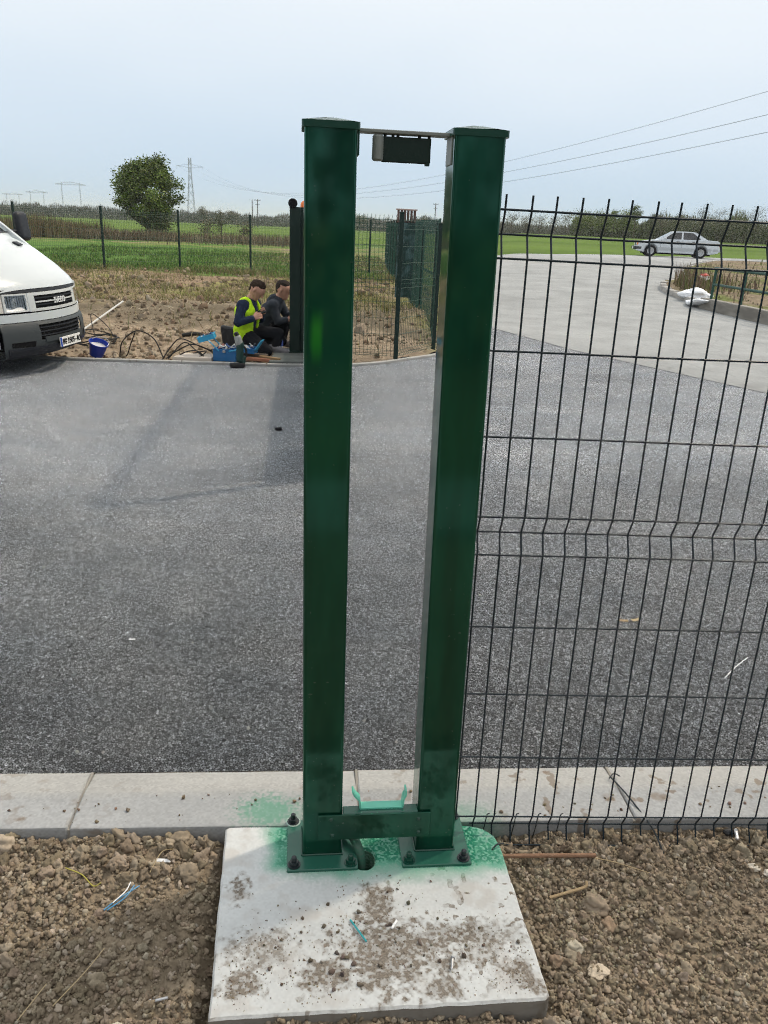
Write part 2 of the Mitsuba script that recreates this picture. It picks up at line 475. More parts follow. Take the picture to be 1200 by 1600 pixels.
def ground_color(p, n, uv):
    x, y = p.x, p.y
    n1 = fbm(x * .12, y * .12, 1, 3); n2 = fbm(x * .9, y * .9, 2, 4); n3 = fbm(x * 5, y * 5, 3, 3); n4 = noise(x * 22, y * 22)
    dirt = mx((.16, .12, .085), (.30, .24, .175), n3) * (.75 + .5 * n4)
    dark = mx((.10, .085, .06), (.17, .14, .10), n3)
    dry = mx((.21, .18, .085), (.12, .135, .042), n2) * (.7 + .6 * n3)
    dry = mx(dry, mx(dirt, (.18, .12, .08), .4), ss(.52, .64, fbm(x * .55 + 4, y * .8, 7, 4)) * .8)
    gl = mx((.050, .105, .020), (.085, .145, .035), n2) * (.75 + .5 * n3)
    stripe = .85 + .3 * noise(y * .16 + x * .02, 3)
    gr = mx((.060, .105, .018), (.095, .140, .030), n1) * stripe
    yy = y + 4.5 * (n2 - .5) + 2.5 * (n1 - .5) + .10 * x
    left = mx(dirt, dark, ss(10.0, 11.2, yy) * (1 - ss(12.2, 13.6, yy)) * .9)
    left = mx(left, dry, ss(12.4, 14.2, yy))
    left = mx(left, mx(dirt, (.19, .125, .08), .5), ss(17.0, 18.6, yy) * (1 - ss(21.5, 23.5, yy)) * ss(.38, .55, n2))
    left = mx(left, gl, ss(21.5, 23.5, yy))
    left = mx(left, mx(dry, (.17, .14, .085), .45), ss(-6.5, -3.5, x + 3 * (n1 - .5)) * ss(24, 30, yy) * (1 - ss(50, 60, yy)) * ss(.30, .55, n2) * .85)
    left = mx(left, dry, ss(44, 52, yy) * (1 - ss(62, 72, yy)) * .75 * ss(.42, .6, n2))
    left = mx(left, gr, ss(66, 80, yy))
    right = ss(-.01, .05, (x - .085 * dr.maximum(y, 8)) / dr.maximum(y, 8)) * ss(6, 10, y)
    col = mx(left, gr, right)
    near = 1 - ss(-1.0, 1.0, y)
    return mx(col, mx((.10, .085, .055), (.15, .14, .06), n2), near)


mat('m_ground', mikit.proc(ground_color), .95, .1)


def green_color(p, n, uv):
    x, z = p.x, p.z
    a = fbm(x * 16, p.y * 16, z * 2.2, 4); b = fbm(x * 40, p.y * 40, z * 9, 3)
    col = mx((.0030, .050, .029), (.0068, .088, .053), ss(.2, .8, a))
    dx = dr.abs(x + .408); sm = (1 - ss(.004, .017, dx + .012 * (b - .5))) * ss(1.36, 1.42, z) * (1 - ss(1.44, 1.50, z)) * ss(-.2, -.04, -p.y)
    col = mx(col, (.040, .42, .030), sm * .55 * ss(.2, .5, b + .2))
    st = ss(.52, .75, fbm(x * 26 + 3, p.y * 26, z * 1.1, 3)); col = mx(col, (.008, .024, .014), st * .25)
    chip = ss(.80, .83, fbm(x * 150, p.y * 150, z * 120, 2)) * ss(.45, .6, b); col = mx(col, (.10, .14, .12), chip * .5)
    dx = dr.abs(x + .405); sm = (1 - ss(.010, .030, dx + .03 * (a - .5))) * ss(1.50, 1.66, z) * (1 - ss(1.72, 1.84, z))
    col = mx(col, (.012, .036, .022), sm * .35)
    return col


def green_rough(p, n, uv):
    return .05 + .06 * fbm(p.x * 12, p.y * 12, p.z * 3, 3)


mat('m_post', mikit.proc(green_color), mikit.proc(green_rough), metal=.55, clearcoat=.12, clearcoat_gloss=.95)
mat('m_green', (.0045, .045, .030), .25, .45)
mat('m_plate_green', (.018, .092, .066), .26, .55)
mat('m_green_dark', (.0035, .018, .014), .35, .4)
mat('m_wire', (.005, .014, .022), .4, .35)
mat('m_fence', (.011, .056, .040), .4, .45)
mat('m_cradle', (.12, .48, .36), .35, .5)
mat('m_bolt', (.012, .018, .022), .35, .5)
mat('m_zinc', (.45, .45, .44), .35, metal=1.0)
mat('m_greymetal', (.20, .22, .21), .45, .5)
mat('m_blackplastic', (.012, .012, .014), .45, .4)
mat('m_black', (.004, .004, .005), .7, .2)
mat('m_white', (.75, .76, .77), .4, .5)

# ------------------------------------------------------------------ land, asphalt, road
def kerb_front(x): return .03 + .025 * x
def kerb_back(x): return .292 + .025 * x


EDGE = arc([(-14, 9.6), (-9, 9.1), (-6, 8.55), (-4.35, 7.92), (-3.73, 7.70), (-2.63, 7.71), (-1.66, 7.73), (-.98, 7.76), (-.26, 7.93), (.18, 8.21), (.53, 8.59), (.91, 8.98), (1.3, 9.7), (1.65, 10.9), (1.88, 12.5), (2.0, 14.5)], 140)
rr = np.r_[0, np.geomspace(.6, 3800, 150)]; aa = np.linspace(0, 2 * np.pi, 301)
RR, AA = np.meshgrid(rr, aa, indexing='ij'); GX, GY = RR * np.cos(AA), RR * np.sin(AA)
drop = .02 + .16 * (1 - S01((GY - 1) / 3)) + .10 * S01((GY - 7) / 1.5) * (1 - S01((GY - 22) / 3)) * (1 - S01((GX - 1.5) / .8)) * S01((GX + 12) / 2)
struct('ground', grid_mesh(GX, GY, terr(GX, GY) - drop), 'm_ground', True)

asph = [(-15, kerb_back(-15) + .002)] + [(x, kerb_back(x) + .002) for x in np.linspace(-6, 6, 13)] + [(7.6, .6), (4.57, 7.08), (3.15, 10.06), (2.31, 12.64), (2.02, 14.6)] + EDGE[::-1].tolist()
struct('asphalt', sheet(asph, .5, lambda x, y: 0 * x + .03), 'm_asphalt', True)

ROAD_EDGE = arc([(6.0, 37.6), (6.83, 38.7), (9.68, 39.79), (14.3, 44.05), (19.59, 47.24), (25.81, 49.0), (40, 52), (75, 58)], 60)
road = [(2.28, 12.7), (3.12, 10.06), (4.54, 7.08), (7.5, .5), (12, -6), (60, -8), (90, 20)] + ROAD_EDGE[::-1].tolist() + [(4.2, 32), (3.0, 24), (2.2, 17), (2.0, 14.4)]
struct('road', sheet(road, 1.0, lambda x, y: terr(x, y) + .006), 'm_road', True)
struct('path', box((-.4, -3.2, -.05), (14, .95, .06), .01), 'm_road', 30)          # unseen pale strip added behind the camera to reflect in the posts

# the far thin kerb line along the asphalt's other side
fk = thing('kerb_edging', 'thin pale concrete kerb edging along the far side of the asphalt', 'kerb'); labels[fk]['kind'] = 'structure'; labels[fk].pop('category')
seg = np.r_[0, np.cumsum(np.linalg.norm(np.diff(EDGE, axis=0), axis=1))]
for s0 in np.arange(6.0, seg[-1] - .2, 1.0):
    t = np.linspace(s0 + .006, min(s0 + .994, seg[-1]), 5)
    c = np.c_[np.interp(t, seg, EDGE[:, 0]), np.interp(t, seg, EDGE[:, 1])]
    d = np.gradient(c, axis=0); d /= np.linalg.norm(d, axis=1, keepdims=True); n = np.c_[-d[:, 1], d[:, 0]]
    ring = np.vstack([c, (c + n * .065)[::-1]])
    part(fk, 'stone', slab(ring, -.06, .062, .006), 'm_kerb', 30)


def verge_z(x, y):
    e = S01((y - 7.75) / .5) * (1 - S01((y - 24.5) / 1.5))
    q = np.stack([x, y, 0 * x], -1)
    b = .17 * np.exp(-((y - 12.9 - .25 * x * .3) / 1.1) ** 2) + .07 * S01((y - 12) / 3)
    return .045 + e * (b + .17 * (meshkit.fbm(q * .9, 3, 3) - .5) + .07 * (meshkit.fbm(q * 4, 3, 8) - .5)) - .04 * (1 - e)


off = EDGE + np.array([0, .0])
dd = np.gradient(EDGE, axis=0); dd /= np.linalg.norm(dd, axis=1, keepdims=True); off = EDGE + np.c_[-dd[:, 1], dd[:, 0]] * .06
off = off[off[:, 0] > -10.5]
vpoly = off.tolist() + [(1.95, 17), (2.1, 20), (2.2, 26), (-10.5, 26)]
struct('dirt_verge', sheet(vpoly, .10, verge_z), 'm_ground', True)

# ------------------------------------------------------------------ near kerb
kb = 'kerb'; labels[kb] = dict(kind='structure', label='pale concrete kerb stones between the asphalt and the soil')
prof = [(.0, -.13), (.262, -.13), (.262, .030), (.255, .0335), (.155, .0485), (.146, .050), (.010, .050), (.003, .047), (.0, .040)]
for i, x0 in enumerate(np.array([-2.70, -1.89, -1.08, -.27, .54, 1.35])):
    L = .804
    xs = np.r_[.0, .004, np.linspace(.05, L - .05, 14), L - .004, L]
    V = []
    for k, xx in enumerate(xs):
        sh = .0035 if k in (0, len(xs) - 1) else 0
        for (py, pz) in prof:
            px, ny = x0 + xx - .03 * (py - .1), py + (sh if py < .1 else -sh); nz = pz - (sh if pz > 0 else 0)
            w = (meshkit.fbm(np.array([px * 9, py * 20, pz * 20]), 3, 4) - .5) * .0035
            V.append((px, kerb_front(px) + ny + w * (py < .02), nz + (w if pz > .02 else 0) + .0016 * math.sin(i * 2.3)))
    m = len(prof); F = []
    for a in range(len(xs) - 1):
        for b in range(m):
            c = (b + 1) % m; F += [(a * m + b, a * m + c, (a + 1) * m + c), (a * m + b, (a + 1) * m + c, (a + 1) * m + b)]
    for e, rev in ((0, False), ((len(xs) - 1) * m, True)):
        for b in range(1, m - 1): F.append((e, e + b + 1, e + b) if not rev else (e, e + b, e + b + 1))
    mm = M(V, F); trimesh.repair.fix_normals(mm)
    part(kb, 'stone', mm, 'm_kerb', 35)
jm = [box((x0 - .0025 - .03 * .03, kerb_front(x0) + .128, -.045), (.007, .25, .172), 0, rz=1.7) for x0 in (-1.89, -1.08, -.27, .54, 1.35)]
part(kb, 'mortar', cat_(jm), mat('m_mortar', (.26, .245, .22), .95, .1), 30, kind='stuff')

# ------------------------------------------------------------------ soil
SLAB = np.array([(-.604, -.569), (.146, -.529), (.130, -.25), (.118, -.055), (.108, -.018), (.085, .006), (.045, .018), (-.02, .022), (-.30, .018), (-.648, .010)])
SP = sg.Polygon(SLAB)


def soil_z(x, y):
    q = np.stack([np.asarray(x, float), np.asarray(y, float), np.zeros(np.shape(x))], -1)
    z = -.012 + .045 * (meshkit.fbm(q * 2.6, 3, 2) - .5) + .030 * (meshkit.fbm(q * 11, 3, 6) - .5) + .016 * (meshkit.noise(q * 55, 3) - .5)
    k = kerb_front(x) - y
    z = z + .020 * np.exp(-k / .10) * S01((x - .1) / .2)
    z = np.where((x > .1), z - .006 * S01(k / .02), z)
    l = np.clip((-.62 - x) / .06, 0, 1)               # trench along the slab's left side
    z = z + np.where(x < -.6, .012 * S01((-.72 - x) / .12) - .055 * (1 - S01(l * 1.2)) * (x < -.55), 0)
    z = z + .022 * np.exp(-(k / .11) ** 2) * (x < -.7) - .012 * (1 - S01(k / .02)) * (x < -.7)
    fr = np.clip((-.53 - y) / .05, 0, 1)
    z = z + (.026 - .03 * (1 - S01(fr * 3))) * (np.abs(x + .23) < .42) * (y < -.5)
    return z


sx = np.r_[np.linspace(-3.2, -1.5, 40)[:-1], np.arange(-1.5, 1.3, .0085), np.linspace(1.3, 3.2, 46)]
tt = np.r_[np.linspace(0, .80, 100), np.linspace(.80, 2.6, 60)[1:]]
SX, TT = np.meshgrid(sx, tt, indexing='ij'); SY = kerb_front(SX) - .001 - TT
zz = soil_z(SX, SY)
inside = (SX > -.60) & (SX < .11) & (SY > -.53)
struct('soil', grid_mesh(SX, SY, np.where(inside, -.075, zz)), 'm_soil', True)

r = np.random.default_rng(11)
bases0 = [trimesh.creation.icosphere(subdivisions=0) for _ in range(6)]
for k, b in enumerate(bases0): b.vertices = b.vertices * (1 + .35 * (np.random.default_rng(k).random((len(b.vertices), 1)) - .5)) * [1, .85, .75]
bases1 = [lump(k, 1, .58, .78) for k in range(10)]
bases2 = [lump(k + 60, 2, .62, .76) for k in range(12)]
for k, b in enumerate(bases2): b.vertices = b.vertices * (1 + .30 * (meshkit.noise(b.vertices * 4.2 + 5, k + 90) - .5))[:, None]


def soil_pts(n, x0, x1, y0, dens=None):
    x = r.uniform(x0, x1, n); y = r.uniform(y0, 0, n) + kerb_front(x) - .006
    from shapely import contains_xy
    ok = ~contains_xy(SP.buffer(-.004), x, y)
    if dens is not None: ok &= r.random(n) < dens(x, y)
    return x[ok], y[ok]


def clump(x, y): 
    q = np.stack([x, y, 0 * x], -1); c = meshkit.fbm(q * 3.5, 3, 21)
    return np.clip(.40 + 2.2 * (c - .30), .38, 1) * np.where(x > .35, np.clip(1.25 - .9 * S01((x - .35) / .5) * S01((-.02 - y) / .2), .25, 1), 1)


P_, Z_ = [], []
for n, lo, hi, y0 in ((15000, .0020, .0046, -.66), (16500, .0042, .0080, -.68), (1900, .0075, .0130, -.7)):
    x, y = soil_pts(n, -1.28, 1.02, y0, clump); s = lo + (hi - lo) * r.random(len(x)) ** 1.8
    P_.append(np.c_[x, y, soil_z(x, y) + s * (.25 + .75 * r.random(len(x)))]); Z_.append(s)
x, y = soil_pts(110, -1.3, 1.0, -.7); s = r.uniform(.012, .018, len(x)); P_.append(np.c_[x, y, soil_z(x, y) + s * .25]); Z_.append(s)
x = r.uniform(-1.3, -.68, 70); y = kerb_front(x) - r.uniform(.015, .13, 70); s = r.uniform(.010, .020, 70); P_.append(np.c_[x, y, soil_z(x, y) + s * .25]); Z_.append(s)
x = r.uniform(.13, 1.05, 110); y = kerb_front(x) - r.uniform(.012, .10, 110); s = r.uniform(.009, .021, 110); P_.append(np.c_[x, y, soil_z(x, y) + s * .25]); Z_.append(s)
P_, Z_ = np.vstack(P_), np.concatenate(Z_)
sm = Z_ < .0052; bg = Z_ > .0088; md = ~sm & ~bg
m0, i0 = scatter(bases0, P_[sm], Z_[sm], r); m1, i1 = scatter(bases1, P_[md], Z_[md], r); m2, i2 = scatter(bases2, P_[bg], Z_[bg], r)
TONES = [(.20, .160, .115), (.24, .195, .142), (.275, .228, .170), (.185, .147, .105), (.23, .185, .133), (.255, .21, .155), (.33, .285, .225)]
c0, c1, c2 = [vary(TONES[:6] if k == 2 else TONES, int(q.sum()), r, .16, .03) for k, q in enumerate((sm, md, bg))]
mm = cat_([m0, m1, m2])
stuff('soil_clods', mm, 'm_vertex', 'brown crumbly soil clods and gravel covering the ground by the kerb', 'soil', True, color=np.vstack([c0[i0], c1[i1], c2[i2]]))

# named stones among the clods
def stone(x, y, s, col, seed, label, flat=.6, name='stone', cat='stone', up=.35, sub=3, rz=0):
    mcol = mat(f'm_stone_{seed}', mikit.proc(lambda p, n, uv, col=col: C3(*col) * (.72 + .56 * fbm(p.x * 60, p.y * 60, p.z * 60, 3))), .9, .2)
    m = move(lump(seed, sub, .30, flat), (x, y, soil_z(x, y) + s * up * flat), rz=rz, s=s)
    return single(name, m, mcol, label, cat, smooth=35)


stone(.300, -.405, .024, (.52, .44, .34), 31, 'flat pale cream stone lying on the brown soil right of the slab', .35)
stone(.355, -.205, .034, (.25, .20, .15), 32, 'large brown clod at the end of the pale twig right of the slab', .75)
stone(.372, -.265, .021, (.27, .195, .135), 33, 'reddish brown stone just below the large brown clod', .8, rz=60)
stone(.262, -.335, .020, (.42, .38, .30), 34, 'rounded grey tan stone beside the right edge of the slab', .75)
stone(.205, -.372, .020, (.24, .175, .125), 35, 'rust brown clod touching the right edge of the slab', .7)
stone(.845, -.085, .017, (.55, .50, .42), 36, 'pale pebble on smooth soil near the right border of the photo', .6)
stone(.885, -.095, .014, (.60, .55, .48), 37, 'whitest pebble on smooth soil at the right border, behind another', .6)
stone(-.765, -.010, .028, (.235, .19, .138), 38, 'large tan clod beside the left edge of the slab near the kerb', .7)
stone(-1.24, -.04, .032, (.36, .30, .23), 39, 'big rounded clod on the left border just in front of the kerb', .8)
stone(-.725, -.115, .030, (.23, .187, .137), 40, 'broad brown clod leaning on the left side of the concrete slab', .75)
stone(-.925, -.245, .015, (.23, .175, .135), 41, 'small squarish reddish stone left of the blue cable strips', .8)
stone(-.805, -.545, .016, (.50, .45, .36), 42, 'pale pebble near the bottom of the photo left of the slab', .7)
stone(.40, -.56, .018, (.42, .38, .31), 43, 'greyish stone at the bottom edge right of the slab', .7)

# ------------------------------------------------------------------ concrete slab
def wobble(ring, step, amp, seed):
    P = sg.Polygon(ring).exterior; t = np.arange(0, P.length, step)
    q = np.array([P.interpolate(s).coords[0] for s in t])
    k = meshkit.fbm(np.c_[q * 22, np.full(len(q), seed)], 3, seed) - .5
    c = q.mean(0); d = q - c; d /= np.linalg.norm(d, axis=1, keepdims=True)
    return q + d * (amp * 2 * k)[:, None]


HOLE = np.array([(-.262 + .031 * math.cos(t), -.112 + .036 * math.sin(t)) for t in np.linspace(0, 2 * np.pi, 28)[:-1]])
ring = wobble(SLAB, .02, .0028, 3)
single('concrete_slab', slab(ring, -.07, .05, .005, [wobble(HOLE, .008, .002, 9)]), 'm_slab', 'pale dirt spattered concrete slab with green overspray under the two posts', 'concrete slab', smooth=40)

# ------------------------------------------------------------------ gate catch frame
FX, FY, FA = -.377, -.0525, 3.0
def fr(m): return move(m, (FX, FY, 0), rz=FA)


gf = thing('gate_catch_frame', 'glossy dark green gate catch frame of two square posts bolted to the slab', 'gate post')
H0, H1 = .058, 1.834
def square(w, rad, n=5):
    return sg.Polygon([(-w / 2 + rad, -w / 2 + rad), (w / 2 - rad, -w / 2 + rad), (w / 2 - rad, w / 2 - rad), (-w / 2 + rad, w / 2 - rad)]).buffer(rad, quad_segs=n)


def post(x, lean):
    p = square(.104, .009)
    m = extr(p, H1 - H0)
    m.vertices[:, 2] += H0; m.vertices[:, 0] += x + lean * (m.vertices[:, 2] - H0)
    m = m.subdivide_to_size(.45) if False else m
    return fr(m)


for x, lean, lb in ((0, -.0062, 'left green square post with a bright green smear near its top'), (.306, -.0112, 'right green square post with streaky paint')):
    pk = part(gf, 'post', post(x, lean), 'm_post', 25, lb)
    xt = x + lean * (H1 - H0)
    cap = cat_([move(extr(square(.114, .008), .013), (0, 0, 0)), ])
    top = trimesh.convex.convex_hull(np.array([(a * .054, b * .054, .0131) for a in (-1, 1) for b in (-1, 1)] + [(a * .010, b * .010, .023) for a in (-1, 1) for b in (-1, 1)]))
    part(gf, 'cap', fr(move(cat_([cap, top]), (xt, 0, H1 - .003))), 'm_green', 20)
    # base plate, with weld bead round the post
    pl = slab(np.array(square(.188, .004, 2).exterior.coords)[:-1], .0503, .0585, .0015)
    bp = part(gf, 'base_plate', fr(move(pl, (x, -.010, 0))), 'm_plate_green', 25)
    wb = tube([(a * .0535 + x, b * .0535, .0595) for a, b in ((-1, -1), (1, -1), (1, 1), (-1, 1), (-1, -1))], .0035, 6)
    part(gf, 'weld_seam', fr(wb), 'm_green', 40)
HEX = np.array([(math.cos(k * math.pi / 3), math.sin(k * math.pi / 3)) for k in range(6)])
for x, y, c in ((-.078, .077, 0), (-.075, -.085, 0), (.075, -.085, 1), (.078, .077, 1), (.231, -.085, 1), (.380, -.085, 0), (.381, .077, 0), (.229, .077, 1)):
    b = cat_([move(lathe([(0, 0), (.017, 0), (.017, .0025), (0, .0025)], 20), (x, y, .0585)), move(extr(HEX * .0125, .010), (x, y, .061)), move(lathe([(0, 0), (.0068, 0), (.0068, .013), (.0045, .0155), (0, .0155)], 12), (x, y, .071))])
    part(gf, 'anchor_bolt', fr(b), 'm_bolt' if c == 0 else 'm_green', 30, 'black anchor bolt' if c == 0 else 'anchor bolt sprayed green')
    if (x, y) in ((-.078, .077),):
        part(gf, 'paint_ring', fr(move(lathe([(.0165, .0), (.0205, 0), (.0195, .0012), (.0165, .0014)], 20), (x, y, .0586))), mat('m_ring', (.30, .40, .36), .7, .3), 30, 'pale bare ring round the bolt')
# cross beam between the posts and its front plate
part(gf, 'cross_beam', fr(box((.153, -.0395, .170), (.2005, .030, .048), .002)), 'm_plate_green', 25, 'cross beam with a paler top face')
cp = part(gf, 'cross_plate', fr(move(box((.1375, -.0562, .152), (.300, .006, .080), .0012), (0, 0, 0))), 'm_post', 20)
for x, z in ((.022, .178), (.026, .127), (.255, .172), (.257, .128)):
    part(gf, 'rivet', fr(move(lathe([(0, .003), (.004, .0025), (.0062, 0)], 12), (x, -.0592, z), rx=90)), 'm_green', 40)
# lower catch cradle: a strip bent to a shallow U with splayed arms
u = arc([(.078, .250), (.084, .236), (.0965, .221), (.0985, .202)], 12).tolist() + [(.1000, .1965)] + [(.212, .1965), (.2135, .202)] + arc([(.2135, .204), (.215, .222), (.220, .235), (.2195, .250)], 12).tolist()
u = np.array(u); dd_ = np.gradient(u, axis=0); nn = np.c_[-dd_[:, 1], dd_[:, 0]]; nn /= np.linalg.norm(nn, axis=1, keepdims=True)
pg = sg.LineString(u).buffer(.0022, cap_style='flat', join_style='mitre')
cm = extr(pg, .026); cm.apply_transform(rotm([1, 0, 0], 90)); cm.apply_translation((0, -.016, .0))
part(gf, 'catch_cradle', fr(cm), 'm_cradle', 30, 'light sea green U shaped lower catch')
# top bar with its end brackets and the hanging upper catch
part(gf, 'top_bar', fr(box((.142, .006, 1.8345), (.206, .040, .0065), .001)), 'm_greymetal', 20, 'flat grey green bar joining the post tops')
part(gf, 'bracket', fr(box((.0435, .004, 1.812), (.007, .052, .050), .001)), 'm_green', 20)
part(gf, 'bracket', fr(box((.2365, .004, 1.806), (.009, .060, .055), .001)), 'm_greymetal', 20)
ct = part(gf, 'upper_catch', fr(move(cat_([box((.130, 0, 1.8035), (.096, .004, .046), .001), box((.130, .030, 1.8035), (.096, .004, .046), .001), box((.178, .015, 1.8035), (.004, .030, .046), .001)]), (.014, -.002, 0))), 'm_green_dark', 20, 'dark hanging catch plate')
fl = move(lathe([(0, 0), (.009, 0), (.0115, .003), (.0115, .045), (.009, .048), (0, .048)], 20), (.0855, -.002, 1.780))
fl.vertices[:, 1] = (fl.vertices[:, 1] + .002) * 1.3 - .002
part(ct, 'flange', fr(fl), 'm_greymetal', 30, 'rounded grey end flange')
part(ct, 'lip', fr(box((.188, 0, 1.778), (.009, .012, .006), .001)), 'm_green_dark', 20)
for x in (.100, .116, .126, .170, .190):
    part(ct, 'hanger_bolt', fr(move(lathe([(0, 0), (.0032, 0), (.0032, .011), (0, .011)], 10), (x, .002, 1.8235))), 'm_bolt', 30)

# conduit coming out of the hole
single('cable_conduit', tube(arc([(-.335, -.035, .066), (-.310, -.045, .082), (-.290, -.070, .083), (-.274, -.098, .062), (-.268, -.112, .02), (-.266, -.116, -.05)], 40), .0125, 14),
       mat('m_conduit', mikit.proc(lambda p, n, uv: mx((.012, .10, .06), (.05, .09, .07), noise(p.x * 90, p.y * 90, p.z * 220))), .5, .4), 'green sprayed cable conduit bending down into the hole in the slab', 'conduit', smooth=40)

# ------------------------------------------------------------------ near mesh fence panel
PIT, R_ = .05465, .0024
mf = thing('wire_fence', 'dark green welded wire fence panel with three folds right of the posts', 'fence')
def bend(z):
    return [(0, 0), (.05, 1), (.1, 0)]
vz = []
def fold(z0): return [(z0 - .012, 0), (z0 + .004, 0), (z0 + .046, 1), (z0 + .054, 1), (z0 + .096, 0), (z0 + .112, 0)]
zz_ = [(0.0, 0)] + [(.004, 0), (.046, 1), (.054, 1), (.096, 0), (.112, 0)] + fold(.9) + fold(1.6)[:-1] + [(1.703, 0), (1.731, -.15)]
zz_ = [q for k, q in enumerate(zz_) if k == 0 or q[0] > zz_[k - 1][0]]
# an opposite-handed bow as in the photograph: the wires swing sideways only through perspective
def lean_x(z): return .0049 * z
NW = 21
for i in range(NW):
    x = i * PIT; j = r.normal(0, .0008, 3)
    p = np.array([(x + lean_x(z) * -1 + j[0] + j[1] * z, .0215 * k + j[2] * z, z) for z, k in zz_])
    part(mf, 'upright_wire', tube(p, R_, 6), 'm_wire', 40)
for z, k in ((0, 0), (.05, 1), (.1, 0), (.3, 0), (.5, 0), (.7, 0), (.9, 0), (.95, 1), (1.0, 0), (1.2, 0), (1.4, 0), (1.6, 0), (1.65, 1), (1.7, 0)):
    xx = np.linspace(-.03 if z > .06 else .045, (NW - 1) * PIT + .03, 12)
    p = np.c_[xx - lean_x(z), np.full(12, .0215 * k - .0045 + (0.009 if k else 0)), z - .0052 * xx + .0006 * np.sin(xx * 9 + z * 5)]
    part(mf, 'cross_wire', tube(p, R_, 6), 'm_wire', 40)

# ------------------------------------------------------------------ small debris
def strip(name, pts, rad, bsdf, label, cat, sides=6, group=None):
    return single(name, tube(arc(pts, 18), rad, sides), bsdf, label, cat, group, smooth=40)


def on(x, y, up=.006): return (x, y, float(soil_z(x, y)) + up)


mat('m_yellow', (.40, .36, .07), .5, .4); mat('m_blue', (.07, .24, .42), .45, .4); mat('m_straw', (.42, .33, .20), .8, .2); mat('m_twig', (.34, .25, .15), .85, .2)
mat('m_rust', mikit.proc(lambda p, n, uv: mx((.17, .09, .055), (.30, .19, .13), fbm(p.x * 60, p.y * 160, p.z * 160, 3))), .9, .2)
mat('m_teal', (.03, .30, .33), .5, .4); mat('m_silver', (.55, .55, .56), .4, metal=1.0)
strip('cable_offcut', [on(-1.05, -.115, .016), on(-1.0, -.14, .018), on(-.965, -.165, .017), on(-.945, -.163, .015)], .0014, 'm_yellow', 'short yellow wire offcut on the soil left of the slab', 'wire')
strip('cable_offcut', [on(-.915, -.245, .016), on(-.885, -.215, .019), on(-.845, -.170, .017)], .0020, 'm_blue', 'longer blue cable offcut on the soil, left one of the crossed pair', 'wire')
strip('cable_offcut', [on(-.905, -.25, .020), on(-.87, -.215, .022), on(-.855, -.178, .019)], .0018, 'm_blue', 'shorter blue cable offcut lying on top of the crossed pair', 'wire')
strip('plastic_tie', [on(-.895, -.235, .024), on(-.872, -.20, .027), on(-.868, -.165, .02)], .0014, 'm_white', 'thin white plastic tie lying across the blue cable offcuts', 'cable tie')
single('plastic_tag', move(box((0, 0, 0), (.040, .009, .003), .001), on(-.803, -.080, .018), rz=-4, rx=25), 'm_white', 'small white plastic tag on the soil beside the slab', 'tag', smooth=20)
single('metal_screw', move(cat_([lathe([(0, 0), (.0035, 0), (.0035, .036), (0, .038)], 10), lathe([(0, -.004), (.006, -.004), (.006, 0), (0, 0)], 12)]), on(-.745, -.485, .012), ry=86, rz=12), 'm_silver', 'grey metal screw lying on the soil at the bottom left', 'screw')
for k, (pts, lb) in enumerate((([on(-.955, -.50, .012), on(-.91, -.42, .022), on(-.885, -.35, .014)], 'long curved pale straw on the soil at the bottom left'),
                               ([on(-.83, -.12, .016), on(-.81, -.06, .022), on(-.78, -.04, .013)], 'short straw just above the white plastic tag'),
                               ([on(-1.02, -.53, .012), on(-.985, -.45, .018)], 'straight straw in the lower left corner of the soil'),
                               ([on(.30, -.05, .014), on(.43, -.075, .02), on(.53, -.115, .012)], 'long thin straw just in front of the fence'))):
    strip('dry_straw', pts, .0012, 'm_straw', lb, 'straw', 5)
strip('rusty_rod', [(.125, -.072, .022), (.25, -.068, .020), (.392, -.066, .019)], .0058, 'm_rust', 'rusty ribbed steel rod lying against the right side of the slab', 'steel rod', 8)
strip('dry_twig', [on(.235, -.185, .010), on(.28, -.175, .020), on(.335, -.162, .030), on(.342, -.150, .034)], [.004, .004, .0045, .005] and .0042, 'm_twig', 'pale dry twig leaning on the large brown clod', 'twig', 7)
strip('wire_offcut', [on(.055, -.098, .0), (.10, -.075, .058), (.128, -.062, .058)], .0022, 'm_bolt', 'dark wire offcut at the green sprayed right edge of the slab', 'wire', 6)
for k, (x, lb) in enumerate(((.085, 'bent dark wire end sticking up by the kerb, nearest the right post'), (.170, 'bent dark wire end by the kerb, second from the right post'), (.235, 'bent dark wire end by the kerb, third from the right post'), (.300, 'bent dark wire end by the kerb, fourth from the right post'))):
    strip('wire_stub', [(x, .026, .0), (x + .004, .022, .045), (x + .010, .03, .075), (x + .018, .034, .078)], .0017, 'm_bolt', lb, 'wire', 6)
strip('bent_wire', [(.523, .225, .056), (.548, .13, .058), (.585, .02, .035), (.60, -.04, .0)], .0024, 'm_bolt', 'long bent dark wire leaning across the kerb behind the fence', 'wire', 6)
strip('bent_wire', [(.517, .222, .054), (.54, .245, .054), (.555, .232, .054)], .002, 'm_bolt', 'short hooked dark wire lying on the kerb top behind the fence', 'wire', 6)
single('metal_clip', move(box((0, 0, 0), (.011, .036, .012), .003), (.835, .012, .022), rz=-12, rx=20), 'm_silver', 'shiny metal clip on the soil at the kerb behind the fence', 'clip')
single('plastic_scrap', move(box((0, 0, 0), (.03, .02, .014), .004), (.815, .022, .022), rz=20), 'm_blackplastic', 'black plastic scrap beside the shiny metal clip', 'plastic scrap')
